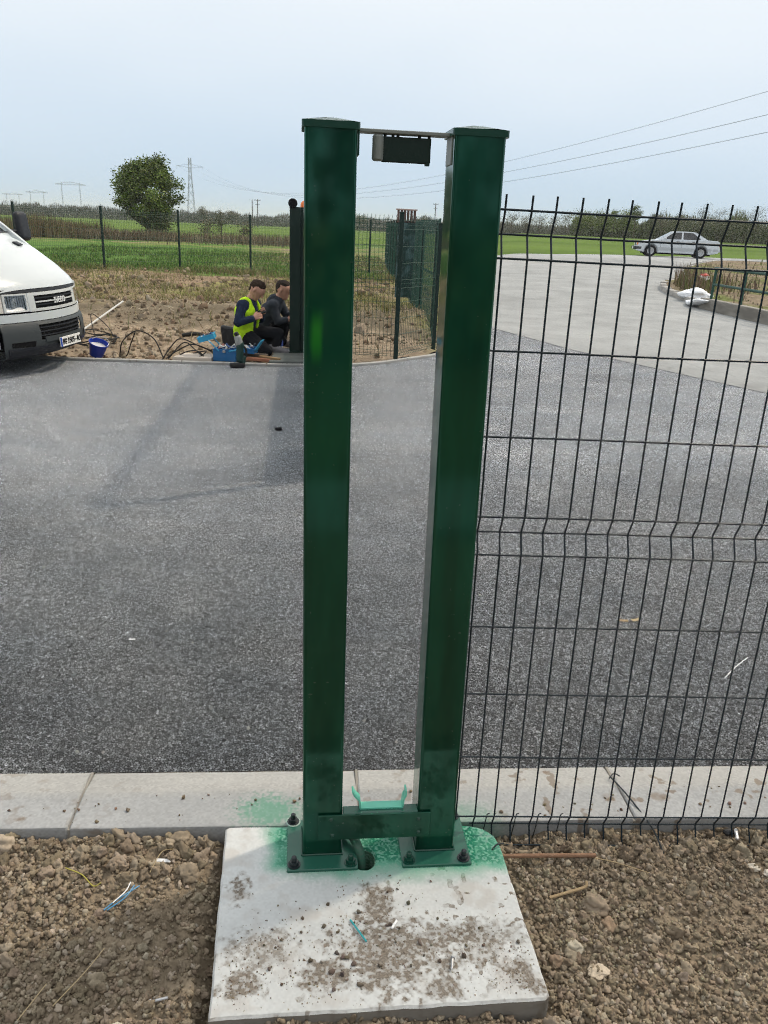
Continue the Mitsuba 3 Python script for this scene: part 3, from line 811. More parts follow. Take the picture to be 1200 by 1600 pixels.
# on the slab
strip('green_wire', [(-.300, -.315, .054), (-.283, -.345, .056), (-.262, -.378, .054)], .0022, 'm_teal', 'thin teal wire offcut lying on the middle of the slab', 'wire', 6)
single('white_screw', move(lathe([(0, 0), (.003, 0), (.003, .026), (0, .028)], 8), (-.186, -.318, .054), rx=90, rz=-30), 'm_white', 'tiny white plastic peg lying on the slab', 'peg')
single('loose_screw', move(cat_([lathe([(0, 0), (.003, 0), (.003, .028), (0, .032)], 8), lathe([(0, -.003), (.0055, -.003), (.0055, 0), (0, 0)], 10)]), (-.062, -.428, .0555), rx=88, rz=-12), 'm_silver', 'small grey screw lying on the right half of the slab', 'screw')
from shapely import contains_xy
n = 170; cx = np.array([(-.20, -.41), (-.23, -.25), (-.5, -.40), (-.37, -.47), (.05, -.45), (-.3, -.36)])[r.integers(0, 6, n)] + r.normal(0, .07, (n, 2))
cx = cx[contains_xy(SP.buffer(-.015), cx[:, 0], cx[:, 1]) & (cx[:, 1] < -.17)]
s = .0010 + .0055 * r.random(len(cx)) ** 3.5
mm, ii = scatter(bases1, np.c_[cx, .05 + s * .45], s, r); cc = vary([(.105, .088, .068), (.14, .115, .088)], len(cx), r)
stuff('soil_crumbs', mm, 'm_vertex', 'dark soil crumbs scattered on the concrete slab', 'soil', True, color=cc[ii])
n = 1500; cx = np.array([(-.20, -.41), (-.23, -.25), (-.5, -.40), (-.37, -.47), (.05, -.45), (-.3, -.36), (-.55, -.49), (.08, -.46), (-.05, -.36)])[r.integers(0, 9, n)] + r.normal(0, .055, (n, 2))
cx = cx[contains_xy(SP.buffer(-.012), cx[:, 0], cx[:, 1]) & (cx[:, 1] < -.16)]
s = .0006 + .0019 * r.random(len(cx)) ** 2
mm, ii = scatter(bases0, np.c_[cx, .05 + s * .4], s, r); cc = vary([(.13, .10, .072), (.18, .14, .10), (.24, .20, .155)], len(cx), r)
stuff('soil_grit', mm, 'm_vertex', 'fine brown grit lying in the dirt stains of the slab', 'soil', color=cc[ii])
n = 150; x = r.uniform(-1.4, 1.2, n); y = kerb_front(x) + r.uniform(.02, .14, n); s = .0015 + .005 * r.random(n) ** 3; w = meshkit.noise(np.c_[x * 5, y * 20, 0 * x], 3) > .52
mm, ii = scatter(bases1, np.c_[x, y, .05 + s * .4][w], s[w], r); cc = vary([(.13, .10, .07), (.2, .15, .11)], int(w.sum()), r)
stuff('kerb_crumbs', mm, 'm_vertex', 'soil crumbs scattered along the kerb top', 'soil', True, color=cc[ii])
# on the asphalt
n = 800; x = r.uniform(-1.9, 2.2, n); y = .36 + 3.2 * r.random(n) ** 1.7; s = .0022 + .0048 * r.random(n) ** 2.5
mm, ii = scatter(bases1, np.c_[x, y, .030 + s * .35], s, r); cc = vary([(.20, .205, .21), (.13, .135, .14), (.30, .30, .29)], n, r, .25, .04)
stuff('loose_chippings', mm, 'm_vertex', 'loose grey stone chippings lying on the near asphalt', 'chippings', True, color=cc[ii])
def leaflet(x, y, s, label, name='paper_scrap', cat='paper', col='m_white', rz=0):
    g = np.array([(-1, -.35, 0), (0, -.5, .12), (1, -.2, .02), (1, .3, .2), (0, .45, .05), (-1, .4, .18)]) * s
    m = trimesh.Trimesh(np.vstack([g, g + [0, 0, -.0008]]), [(0, 1, 4), (0, 4, 5), (1, 2, 3), (1, 3, 4), (6, 10, 7), (6, 11, 10), (7, 9, 8), (7, 10, 9), (0, 6, 7), (0, 7, 1), (1, 7, 8), (1, 8, 2), (2, 8, 9), (2, 9, 3), (3, 9, 10), (3, 10, 4), (4, 10, 11), (4, 11, 5), (5, 11, 6), (5, 6, 0)])
    return single(name, move(m, (x, y, .034), rz=rz), col, label, cat)


leaflet(-1.175, 1.10, .013, 'tiny white paper scrap on the asphalt left of the posts')
leaflet(1.0, 1.345, .022, 'crumpled whitish scrap on the asphalt behind the mesh fence', col='m_straw', rz=20)
leaflet(.94, 1.335, .020, 'flat tan leaf beside the crumpled scrap on the asphalt', 'dry_leaf', 'leaf', 'm_twig', -10)
strip('pale_stick', [(1.185, .855, .036), (1.27, .94, .037), (1.36, 1.02, .036)], .0022, 'm_white', 'thin white stick on the asphalt near the right border', 'stick', 5)
single('dark_pebble', move(lump(77, 2, .4, .6), (-.86, 4.66, .04), s=.028), 'm_black', 'dark lump on the asphalt just left of the left post', 'stone', smooth=35)

# ------------------------------------------------------------------ far sliding gate and its post
gate = thing('sliding_gate', 'dark green sliding gate leaf seen almost edge on behind the left post', 'gate')
GA, GB = np.array([-1.005, 13.0]), np.array([-.545, 3.3]); GL = np.linalg.norm(GB - GA); gdir = (GB - GA) / GL; grz = math.degrees(math.atan2(gdir[1], gdir[0]))
def gl(m): return move(m, (GA[0], GA[1], 0), rz=grz)
part(gate, 'bottom_beam', gl(box((GL / 2, 0, .26), (GL, .07, .30), .006)), 'm_green', 25)
part(gate, 'top_rail', gl(box((GL / 2, 0, 1.70), (GL, .05, .06), .004)), 'm_green', 25)
part(gate, 'gear_rack', gl(cat_([box((GL / 2 - .75, -.043, .40), (GL - 1.6, .012, .035), .003)])), 'm_rack' if mat('m_rack', (.30, .42, .36), .5, .4) else None, 25, 'pale galvanised gear rack along the beam')
part(gate, 'end_upright', gl(box((GL - .03, 0, 1.04), (.06, .05, 1.26), .004)), 'm_green', 25)
for k in range(0, int(GL / .115)):
    part(gate, 'bar', gl(box((.1 + k * .115, 0, 1.04), (.025, .025, 1.26), 0)), 'm_green', 25)
gp = thing('gate_guide_post', 'dark green square gate post behind the crouching men with a black roller on top', 'gate post')
part(gp, 'post', move(box((0, 0, .92), (.135, .12, 1.76), .006), (-.955, 8.63, .03)), 'm_green_dark', 25)
part(gp, 'base_plate', box((-.955, 8.63, .092), (.26, .26, .012), .002), 'm_green_dark', 25)
part(gp, 'roller', move(lathe([(0, 0), (.05, 0), (.055, .01), (.055, .06), (.05, .07), (0, .07)], 20), (-.985, 8.60, 1.875), rx=90), 'm_black', 35)
part(gp, 'arm', box((-.93, 8.66, 1.825), (.20, .05, .02), .003), 'm_green_dark', 25)
lp = thing('warning_lamp', 'orange gate warning lamp on a grey box beside the far gate post', 'lamp')
part(lp, 'lens', move(lathe([(0, 0), (.05, 0), (.05, .03), (.042, .085), (.02, .108), (0, .112)], 20), (-.855, 8.72, 1.80)), mat('m_orange', (.85, .20, .03), .3, .5), 40)
part(lp, 'box', box((-.855, 8.72, 1.715), (.10, .10, .16), .008), 'm_greymetal', 25)
part(lp, 'pipe', tube([(-.855, 8.72, .03), (-.855, 8.72, 1.65)], .016, 8), 'm_green_dark', 40)
single('gate_footing', slab(np.array([(-1.22, 7.81), (-.60, 7.86), (-.60, 8.95), (-1.22, 8.92)]), -.05, .085, .008), mat('m_footing', mikit.proc(lambda p, n, uv: C3(.12, .13, .125) * (.6 + .8 * fbm(p.x * 9, p.y * 9, p.z * 9, 4))), .9, .2),
       'dark grey concrete footing under the far gate post', 'concrete footing')

# ------------------------------------------------------------------ far mesh fences
FZ = [(0.02, 0), (.05, .9), (.1, 0), (.87, 0), (.92, .9), (.97, 0), (1.57, 0), (1.62, .9), (1.67, 0), (1.73, 0)]
def panel(a, b, z0, rad, detail, h=1.73):
    a, b = np.array(a, float), np.array(b, float); L = np.linalg.norm(b - a); d = (b - a) / L; n = np.array([-d[1], d[0]])
    ms = []
    for s in np.arange(.04, L - .02, .05):
        q = FZ if detail else [FZ[0], FZ[-1]]
        ms.append(tube([(*(a + d * s + n * .022 * k), z0 + z * h / 1.73) for z, k in q], rad, 3 if not detail else 4, False))
    for z, k in ((.03, 0), (.05, .9), (.1, 0), (.3, 0), (.5, 0), (.7, 0), (.87, 0), (.92, .9), (.97, 0), (1.17, 0), (1.37, 0), (1.57, 0), (1.62, .9), (1.67, 0)):
        p0, p1 = a + d * .02 + n * .022 * k, b - d * .02 + n * .022 * k
        ms.append(tube([(*p0, z0 + z * h / 1.73), (*p1, z0 + z * h / 1.73)], rad, 4, False))
    return cat_(ms)


def fence(label, pts, zf, rad, detail, heights=None, skip=(), post_w=.055):
    f = thing('mesh_fence', label, 'fence')
    for i, (x, y) in enumerate(pts):
        z = zf(x, y); hh = 1.78 if heights is None else heights[i]
        p = cat_([box((x, y, z + hh / 2 - .05), (post_w, post_w, hh + .1), .004), box((x, y, z + hh + .008), (post_w + .006, post_w + .006, .018), .003)])
        part(f, 'post', p, 'm_fence_post', 25)
    for i in range(len(pts) - 1):
        if i in skip: continue
        (x0, y0), (x1, y1) = pts[i], pts[i + 1]
        part(f, 'wire_panel', panel((x0, y0), (x1, y1), max(zf(x0, y0), zf(x1, y1)) + .01, rad, detail), 'm_fence', 40, kind='stuff')
    return f


mat('m_fence_post', (.005, .022, .018), .5, .35)
vz_ = lambda x, y: float(verge_z(np.array([x]), np.array([y]))[0])
fence('green mesh fence with thin posts running across the meadow behind the dirt', [(-13.2, 18.4), (-11.1, 19.75), (-9.1, 21.1), (-7.2, 22.44), (-5.34, 23.9), (-3.34, 25.2), (-1.35, 26.4), (.55, 27.7), (1.33, 28.4)], lambda x, y: .06 + 0 * x if y > 25.5 else min(vz_(x, y), .10) - .03, .0032, False)
fence('green mesh fence beside the gate, its nearest post at the curve of the kerb', [(-.86, 8.62), (.34, 8.47), (.93, 9.45), (1.12, 11.5)], lambda x, y: .055, .0026, True, [1.74, 1.76, 1.66, 1.7])
fence('long green mesh fence running away along the left side of the pale road', [(1.12, 11.5), (1.10, 13.6), (1.12, 15.9), (1.15, 18.3), (1.18, 20.8), (1.22, 23.3), (1.27, 25.8), (1.33, 28.4), (1.39, 31), (1.46, 33.5), (1.53, 36)], lambda x, y: .06, .0023, True, [1.6, 1.62, 1.80, 1.72, 1.82, 1.8, 1.78, 1.78, 1.78, 1.78, 1.78])
# stack of spare panels behind the fence
sp_ = thing('panel_stack', 'upright stack of spare green fence panels topped by a brown slatted pallet', 'panel stack')
for k in range(7):
    part(sp_, 'sheet', move(box((0, 0, .70), (.34, .014, 1.40), .002), (.84 + .004 * k, 14.55 + .05 * k, .34), rx=2.0, rz=6 + r.uniform(-3, 3)), 'm_panel' if mat('m_panel', mikit.proc(lambda p, n, uv: mx((.008, .030, .030), (.05, .10, .11), ss(.45, .7, fbm(p.x * 6 + p.z * 3, p.y * 6, p.z * 4 - p.x * 5, 3)))), .45, .4) else None, 25)
for k in range(6):
    part(sp_, 'slat', move(box((-.16 + .064 * k, 0, 1.80), (.032, .10, .22), .003), (.84, 14.6, .06), rz=6), 'm_wood' if mat('m_wood', (.13, .085, .075), .85, .2) else None, 25)
part(sp_, 'cap_board', move(box((0, 0, 1.92), (.40, .14, .025), .003), (.84, 14.6, .06), rz=6), mat('m_capboard', (.40, .31, .28), .85, .2), 25)
part(sp_, 'cap_board', move(box((0, .05, 1.70), (.38, .03, .05), .003), (.84, 14.6, .06), rz=6), 'm_wood', 25)

# ------------------------------------------------------------------ tools and oddments by the workers
mat('m_toolblue', (.012, .115, .30), .4, .5); mat('m_toolcyan', (.03, .30, .52), .4, .5); mat('m_deepblue', (.008, .035, .33), .35, .5)
def tray(w, d, h, t=.004):
    o = sg.box(-w / 2, -d / 2, w / 2, d / 2)
    return cat_([box((0, 0, t / 2), (w, d, t)), box((-w / 2 + t / 2, 0, h / 2), (t, d, h)), box((w / 2 - t / 2, 0, h / 2), (t, d, h)), box((0, -d / 2 + t / 2, h / 2), (w - 2 * t, t, h)), box((0, d / 2 - t / 2, h / 2), (w - 2 * t, t, h)),
                 box((0, -d / 2, h - .004), (w + .012, .010, .010), .002), box((0, d / 2, h - .004), (w + .012, .010, .010), .002), box((-w / 2, 0, h - .004), (.010, d, .010), .002), box((w / 2, 0, h - .004), (.010, d, .010), .002)])


def oddments(w, d, h, n, sd):
    q = np.random.default_rng(sd); ms, cs = [], []
    pal = [(.5, .5, .5), (.6, .58, .55), (.12, .12, .12), (.45, .2, .15), (.65, .65, .6), (.05, .1, .25)]
    for k in range(n):
        if k % 2: m = tube([(0, 0, 0), (q.uniform(.04, .11), 0, 0)], q.uniform(.005, .011), 6)
        else: m = box((0, 0, 0), (q.uniform(.02, .06), q.uniform(.015, .03), q.uniform(.012, .03)), .002)
        m = move(m, (q.uniform(-w / 2, w / 2) * .8, q.uniform(-d / 2, d / 2) * .75, h + q.uniform(0, .03)), rz=q.uniform(0, 360), ry=q.uniform(-35, 35))
        ms.append(m); cs.append(np.tile(pal[q.integers(0, 6)], (len(m.vertices), 1)))
    return cat_(ms), np.vstack(cs)


tb = thing('toolbox', 'open blue cantilever toolbox with its trays spread, at the kerb by the kneeling man', 'toolbox')
TBX, TBY, TBR = -1.735, 7.93, -8
def tbm(m): return move(m, (TBX, TBY, .06), rz=TBR)
part(tb, 'base', tbm(tray(.27, .20, .14)), 'm_toolblue', 25)
part(tb, 'latch', tbm(box((.0, -.106, .115), (.035, .010, .03), .003)), 'm_zinc', 25)
mo, co = oddments(.25, .18, .14, 18, 3); part(tb, 'contents', tbm(mo), 'm_vertex_soft', 25, 'jumble of small hand tools', kind='stuff', color=co)
tl = part(tb, 'tray', tbm(move(tray(.20, .19, .06), (-.235, .03, .225), ry=-18, rz=10)), 'm_toolcyan', 25, 'left tray swung up and out')
mo, co = oddments(.18, .16, .03, 9, 4); part(tl, 'contents', tbm(move(mo, (-.235, .03, .225), ry=-18, rz=10)), 'm_vertex_soft', 25, kind='stuff', color=co)
tr = part(tb, 'tray', tbm(move(tray(.17, .19, .06), (.255, .07, .10), ry=6)), 'm_toolblue', 25, 'right tray behind the drill')
mo, co = oddments(.15, .16, .04, 10, 5); part(tr, 'contents', tbm(move(mo, (.255, .07, .11))), 'm_vertex_soft', 25, kind='stuff', color=co)
part(tb, 'lid', tbm(move(box((0, 0, .07), (.012, .17, .15), .004), (.345, .07, .13), ry=34)), 'm_toolcyan', 25, 'bright blue lid flap')
for sx_ in (-1, 1):
    for sy_ in (-.104, .104):
        part(tb, 'hinge_arm', tbm(tube([(sx_ * .06, sy_, .12), (sx_ * .19, sy_, .24 if sx_ < 0 else .15)], .008, 6)), 'm_toolcyan', 30)

dl = thing('power_drill', 'dark green rotary hammer drill standing upright at the edge of the asphalt', 'drill')
def dm(m): return move(m, (-1.535, 7.60, .03), rz=15)
part(dl, 'battery', dm(box((-.03, 0, .030), (.17, .09, .055), .012)), 'm_blackplastic', 30)
part(dl, 'body', dm(to_tri(hull(((0, 0, .10), .040), ((.005, 0, .27), .045)) + hull(((.035, 0, .06), .028), ((.05, 0, .12), .024)), .02, 4)), mat('m_drillgreen', (.012, .045, .04), .5, .4), 60)
part(dl, 'handle', dm(tube(arc([(.0, 0, .26), (.065, 0, .23), (.075, 0, .15), (.045, 0, .085)], 16), .013, 8)), 'm_blackplastic', 40)
part(dl, 'gearbox', dm(to_tri(hull(((-.005, 0, .285), .045), ((-.02, 0, .345), .040)), .02, 2)), mat('m_gearbox', (.30, .31, .30), .45, .5), 60)
part(dl, 'chuck', dm(move(lathe([(0, 0), (.026, 0), (.030, .02), (.024, .055), (.014, .06), (0, .06)], 16), (-.02, 0, .355), ry=-25)), 'm_blackplastic', 40)

bg = thing('tool_bag', 'black upright tool bag behind the kneeling man', 'bag')
part(bg, 'bag', to_tri(hull(((-1.815, 8.56, .12), .05), ((-1.64, 8.50, .12), .05), ((-1.86, 8.58, .36), .035), ((-1.70, 8.52, .34), .035)), .04, 2), 'm_blackplastic', 60)
part(bg, 'strap', tube(arc([(-1.72, 8.45, .38), (-1.66, 8.40, .28), (-1.61, 8.41, .18)], 12), .007, 6), 'm_greymetal', 40)

bk = thing('bucket', 'blue plastic bucket tipped on its side on the dirt near the van', 'bucket')
bm = lathe([(.0, .0), (.088, 0), (.095, .008), (.135, .205), (.142, .207), (.142, .214), (.132, .214), (.128, .200), (.088, .012), (0, .012)], 32)
def bkm(m): return move(m, (-3.31, 8.03, .045), rx=6, ry=22, rz=-20, s=.82)
part(bk, 'shell', bkm(bm), 'm_deepblue', 40)
part(bk, 'lining', bkm(lathe([(0, .155), (.118, .155)], 32)), mat('m_pale', (.55, .55, .56), .7, .3), 40, 'pale contents')
part(bk, 'handle', bkm(tube(arc([(.135, 0, .20), (.10, .10, .235), (0, .145, .25), (-.10, .10, .235), (-.135, 0, .20)], 20), .004, 6)), 'm_zinc', 40)

mat('m_cable', (.018, .017, .016), .6, .3)
def vq(x, y, up): return (x, y, vz_(x, y) + up)
single('black_cable', tube(arc([vq(-3.05, 8.10, .03), vq(-2.98, 8.03, .22), vq(-2.80, 8.02, .33), vq(-2.60, 7.98, .25), vq(-2.48, 7.92, .03)], 30), .0075, 7), 'm_cable', 'single black cable arching off the dirt beside the blue bucket', 'cable', smooth=40)
single('black_cable', tube(arc([vq(-2.83, 8.03, .31), vq(-2.90, 8.06, .16), vq(-2.97, 8.10, .02), vq(-3.08, 8.2, .015)], 20), .007, 7), 'm_cable', 'short black cable hanging down inside the arching cable', 'cable', smooth=40)
cc = thing('cable_coil', 'loose heap of black cable loops on the dirt left of the toolbox', 'cable')
for k, pts in enumerate(([(-2.50, 7.90, .02), (-2.40, 8.0, .16), (-2.28, 8.0, .26), (-2.05, 8.02, .17), (-1.90, 8.1, .10)], [(-2.46, 7.92, .03), (-2.33, 7.95, .12), (-2.15, 7.98, .20), (-1.98, 8.02, .15), (-1.92, 8.2, .05)],
                         [(-2.36, 8.0, .02), (-2.22, 7.93, .12), (-2.07, 7.9, .14), (-1.96, 7.92, .03)], [(-2.44, 7.96, .02), (-2.27, 8.1, .19), (-2.14, 8.13, .10), (-2.0, 7.94, .06), (-1.88, 7.93, .05)], [(-2.35, 7.88, .02), (-2.2, 7.89, .03), (-2.05, 7.90, .08), (-2.0, 8.05, .12), (-2.2, 8.12, .05)])):
    part(cc, 'loop', tube(arc([vq(*p) for p in pts], 28), .0075, 7), 'm_cable', 40)
cc = thing('cable_coil', 'flat coil of black cable behind the van bumper and bucket', 'cable')
for k in range(4):
    t = np.linspace(0, 2 * np.pi, 30); part(cc, 'loop', tube([vq(-3.72 + .05 * k + (.34 - .02 * k) * math.cos(a), 9.15 - .06 * k + .38 * math.sin(a), .03 + .025 * k + .025 * math.sin(2 * a + k)) for a in t], .0075, 6), 'm_cable', 40)
part(cc, 'tail', tube(arc([vq(-3.75, 9.5, .04), vq(-3.85, 9.75, .28), vq(-3.6, 9.6, .14), vq(-3.42, 9.3, .03)], 24), .0065, 6), 'm_cable', 40)
single('white_pole', tube([vq(-4.08, 9.95, .05), vq(-3.97, 11.9, .14)], .015, 10), mat('m_whitepole', (.50, .50, .48), .5, .4), 'white plastic pipe lying on the dirt behind the van', 'pipe', smooth=40)
single('black_hose', tube(arc([vq(-2.62, 9.8, .03), vq(-2.48, 9.83, .08), vq(-2.36, 9.86, .07), vq(-2.25, 9.8, .02)], 20), [.028] * 6 + [.03] * 20 if False else .028, 8), 'm_cable', 'thick black hose end lying on the dirt left of the kneeling man', 'hose', smooth=40)
single('pale_board', slab(np.array([(-2.35, 7.80), (-1.90, 7.79), (-1.87, 8.12), (-2.28, 8.14)]), .052, .098, .006), mat('m_paleboard', (.50, .44, .38), .9, .2), 'pale flat board lying on the kerb left of the toolbox', 'board')
for k, (x, y, rz, w, c, lb) in enumerate(((-1.36, 7.90, 8, .30, (.38, .17, .11), 'reddish wood offcut at the kerb below the kneeling man'), (-1.22, 7.95, -14, .26, (.30, .20, .11), 'tan wood offcut at the kerb beside the reddish one'), (-1.42, 8.08, 22, .34, (.16, .13, .11), 'dark wood batten just behind the offcuts at the kerb'))):
    single('wood_offcut', move(box((0, 0, 0), (w, .06, .035), .003), (x, y, .085 + .012 * k), rz=rz, ry=4), mat(f'm_offcut_{k}', c, .85, .2), lb, 'wood')
bt = thing('water_bottle', 'clear blue labelled water bottle standing beside the far gate post', 'bottle')
part(bt, 'shell', move(lathe([(0, 0), (.04, 0), (.045, .01), (.043, .08), (.045, .17), (.04, .20), (.016, .24), (.016, .26), (0, .26)], 16), (-1.165, 8.78, .06)), mat('m_bottle', (.55, .68, .80), .15, .5), 50)
part(bt, 'label', move(lathe([(.0455, .07), (.0465, .075), (.0465, .145), (.0455, .15)], 16), (-1.165, 8.78, .06)), mat('m_bottlelabel', (.05, .10, .45), .5, .4), 50)
part(bt, 'cap', move(lathe([(0, .255), (.018, .255), (.018, .275), (0, .278)], 12), (-1.165, 8.78, .06)), 'm_white', 40)

# ------------------------------------------------------------------ traffic island, wall, railing
isl = arc([(8.66, 11), (8.70, 15.1), (8.72, 18.5), (9.0, 20.3), (9.31, 22.48), (9.9, 24.4), (10.73, 25.8), (12.0, 28.0), (13.36, 31.04), (15.6, 35), (18, 37.7), (20.5, 38.0), (26, 35), (31, 28), (31, 11), (20, 10.5), (8.66, 11)], 120)[:-1]
def isl_z(x, y):
    q = np.stack([x, y, 0 * x], -1); return terr(x, y) + .11 + .05 * (meshkit.fbm(q * .35, 3, 3)) * S01((x - 8.8) / 1.5) + .06 * (meshkit.fbm(q * 2.5, 3, 4) - .5)
mat('m_island', mikit.proc(lambda p, n, uv: mx((.17, .135, .095), (.10, .115, .04), ss(.35, .65, fbm(p.x * .8, p.y * .8, 3, 4))) * (.6 + .8 * noise(p.x * 14, p.y * 14))), .95, .1)
struct('traffic_island', sheet(isl.tolist(), .6, isl_z), 'm_island', True)
ik = thing('island_kerb', 'worn concrete kerb curving round the left end of the traffic island', 'kerb'); labels[ik] = dict(kind='structure', label='worn concrete kerb curving round the traffic island')
seg = np.r_[0, np.cumsum(np.linalg.norm(np.diff(isl, axis=0), axis=1))]
i0 = float(np.interp(18.45, isl[:40, 1], seg[:40]))
for s0 in np.arange(i0, i0 + 30, 1.0):
    t = np.linspace(s0 + .008, s0 + .992, 4); c = np.c_[np.interp(t, seg, isl[:, 0]), np.interp(t, seg, isl[:, 1])]
    d = np.gradient(c, axis=0); d /= np.linalg.norm(d, axis=1, keepdims=True); n = np.c_[d[:, 1], -d[:, 0]]
    z = float(terr(c[1, 0], c[1, 1])); part(ik, 'stone', slab(np.vstack([c - n * .05, (c + n * .14)[::-1]]), z - .1, z + .16, .015), 'm_roadkerb' if mat('m_roadkerb', mikit.proc(lambda p, n, uv: C3(.30, .29, .275) * (.6 + .8 * fbm(p.x * 3, p.y * 3, p.z * 9, 4))), .9, .2) else None, 30)
single('retaining_wall', cat_([slab(np.array([(8.60, 10.8), (8.82, 10.8), (8.82, 18.45), (8.62, 18.45)]), -.1, .315, .015)]), mat('m_wall', mikit.proc(lambda p, n, uv: mx((.30, .285, .26), (.16, .15, .135), ss(.3, .75, fbm(p.x * 2, p.y * 1.2, p.z * 5, 4) + .5 * (.25 - p.z)))), .9, .2), 'low weathered concrete wall with a green railing on the traffic island', 'wall')
rl = thing('railing', 'green pipe railing standing on the low wall of the traffic island', 'railing')
ys = [18.1, 16.55, 15.0, 13.45, 11.9]
for y in ys: part(rl, 'post', tube([(8.73, y, .30), (8.74, y, 1.02)], .034, 10), 'm_fence_rail' if mat('m_fence_rail', (.012, .06, .045), .45, .4) else None, 40)
part(rl, 'top_rail', tube(arc([(8.735, 18.1, .93), (8.74, 18.06, 1.02), (8.74, 17.9, 1.04), (8.74, 15, 1.04), (8.74, 11.5, 1.04)], 20), .036, 10), 'm_fence_rail', 40)
part(rl, 'mid_rail', tube([(8.735, 18.1, .66), (8.735, 11.5, .66)], .03, 10), 'm_fence_rail', 40)

def crumple(seed, s, amp=.5, sub=4):
    m = trimesh.creation.icosphere(subdivisions=sub); v = m.vertices
    k = 1 + amp * (meshkit.noise(v * 1.5 + 4, seed) - .5) * 2 + amp * .5 * np.abs(meshkit.noise(v * 3.2 + 4, seed + 3) - .5) + amp * .25 * np.abs(meshkit.noise(v * 7 + 4, seed + 5) - .5)
    m.vertices = v * k[:, None] * s; return m


single('plastic_bag', move(crumple(5, (.30, .40, .15), .42), (9.20, 20.1, .27), rz=20), 'm_bagwhite' if mat('m_bagwhite', (.74, .76, .80), .5, .4) else None, 'white plastic bag lying puffed up on the island edge', 'plastic bag', smooth=30)
single('plastic_bag', move(crumple(8, (.18, .70, .08), .40), (8.66, 18.75, .17), rz=-10, rx=-7), 'm_bagwhite', 'flattened white plastic sheet hanging over the island kerb onto the road', 'plastic bag', smooth=30)
single('litter_bag', move(crumple(12, (.15, .12, .09), .6, 3), (10.62, 22.9, .62)), mat('m_litter', mikit.proc(lambda p, n, uv: mx((.75, .72, .70), (.55, .06, .05), ss(.55, .65, noise(p.x * 7, p.y * 7, p.z * 7)))), .5, .4), 'crumpled red and white litter caught in the island weeds', 'litter')

# ------------------------------------------------------------------ pylons, poles, power lines
mat('m_steel', (.18, .20, .22), .6, .4); mat('m_line', (.16, .17, .18), .6, .3); mat('m_polewood', (.10, .09, .085), .9, .2)
def strut(a, b, rad): return tube([a, b], rad, 4, False)
def lattice(x, y, h, w0, w1, arms, rad):
    ms = []
    lev = np.linspace(0, h, 9)
    w = lambda z: (w0 + (w1 - w0) * min(z / (h * .75), 1)) / 2
    for a, b in ((-1, -1), (1, -1), (1, 1), (-1, 1)):
        ms += [strut((x + a * w(z0), y + b * w(z0), z0), (x + a * w(z1), y + b * w(z1), z1), rad) for z0, z1 in zip(lev[:-1], lev[1:])]
    for z0, z1 in zip(lev[:-1], lev[1:]):
        for (a, b), (c, d) in (((-1, -1), (1, -1)), ((1, -1), (1, 1)), ((1, 1), (-1, 1)), ((-1, 1), (-1, -1))):
            ms += [strut((x + a * w(z0), y + b * w(z0), z0), (x + c * w(z1), y + d * w(z1), z1), rad * .6), strut((x + c * w(z0), y + d * w(z0), z0), (x + a * w(z1), y + b * w(z1), z1), rad * .6)]
    body = cat_(ms); am = []
    for z, half in arms:
        for s in (-1, 1):
            am += [strut((x, y - w(z), z + 1.0), (x + s * half, y + s * 1.0, z), rad * .8), strut((x, y, z - .6), (x + s * half, y + s * 1.0, z), rad * .8), strut((x + s * half, y + s, z), (x + s * half, y + s, z - 1.5), rad * .6)]
    return body, cat_(am)


pk = thing('lattice_pylon', 'tall thin lattice pylon rising just right of the big bush', 'pylon')
b_, a_ = lattice(-77.4, 431, 29.5, 4.0, 1.2, ((25.6, 6.2),), .08)
part(pk, 'tower', b_, 'm_steel', False); part(pk, 'cross_arm', a_, 'm_steel', False)
def portal(x, y, w, h, label):
    k = thing('portal_pylon', label, 'pylon')
    for s in (-1, 1):
        part(k, 'mast', cat_([strut((x + s * w / 2 - .5, y, 0), (x + s * w / 2, y, h), .14), strut((x + s * w / 2 + .5, y, 0), (x + s * w / 2, y, h), .14)]), 'm_steel', False)
    part(k, 'cross_arm', cat_([strut((x - w * .85, y, h * .93), (x + w * .85, y, h * .93), .18), strut((x - w * .85, y, h * .93), (x, y, h * 1.01), .16), strut((x + w * .85, y, h * .93), (x, y, h * 1.01), .16)]), 'm_steel', False)


portal(-246, 780.5, 16, 27, 'faint two legged pylon left of the big bush, nearest of the faint ones')
portal(-333, 941, 14, 22, 'faint two legged pylon second from the left on the horizon')
portal(-409, 1073, 15, 21, 'faintest two legged pylon at the far left of the horizon')
def pole(x, y, h, label, arms=2, z0=0.0):
    k = thing('utility_pole', label, 'utility pole')
    part(k, 'pole', tube([(x, y, z0 - .5), (x, y, z0 + h)], [.17, .11], 6), 'm_polewood', 40)
    for q in range(arms): part(k, 'cross_arm', box((x, y - .12, z0 + h - .35 - 1.1 * q), (1.7 - .3 * q, .12, .12)), 'm_polewood', 25)
    for s in (-1, 0, 1): part(k, 'insulator', box((x + s * .7, y - .12, z0 + h - .18), (.1, .1, .24)), 'm_polewood', 25)


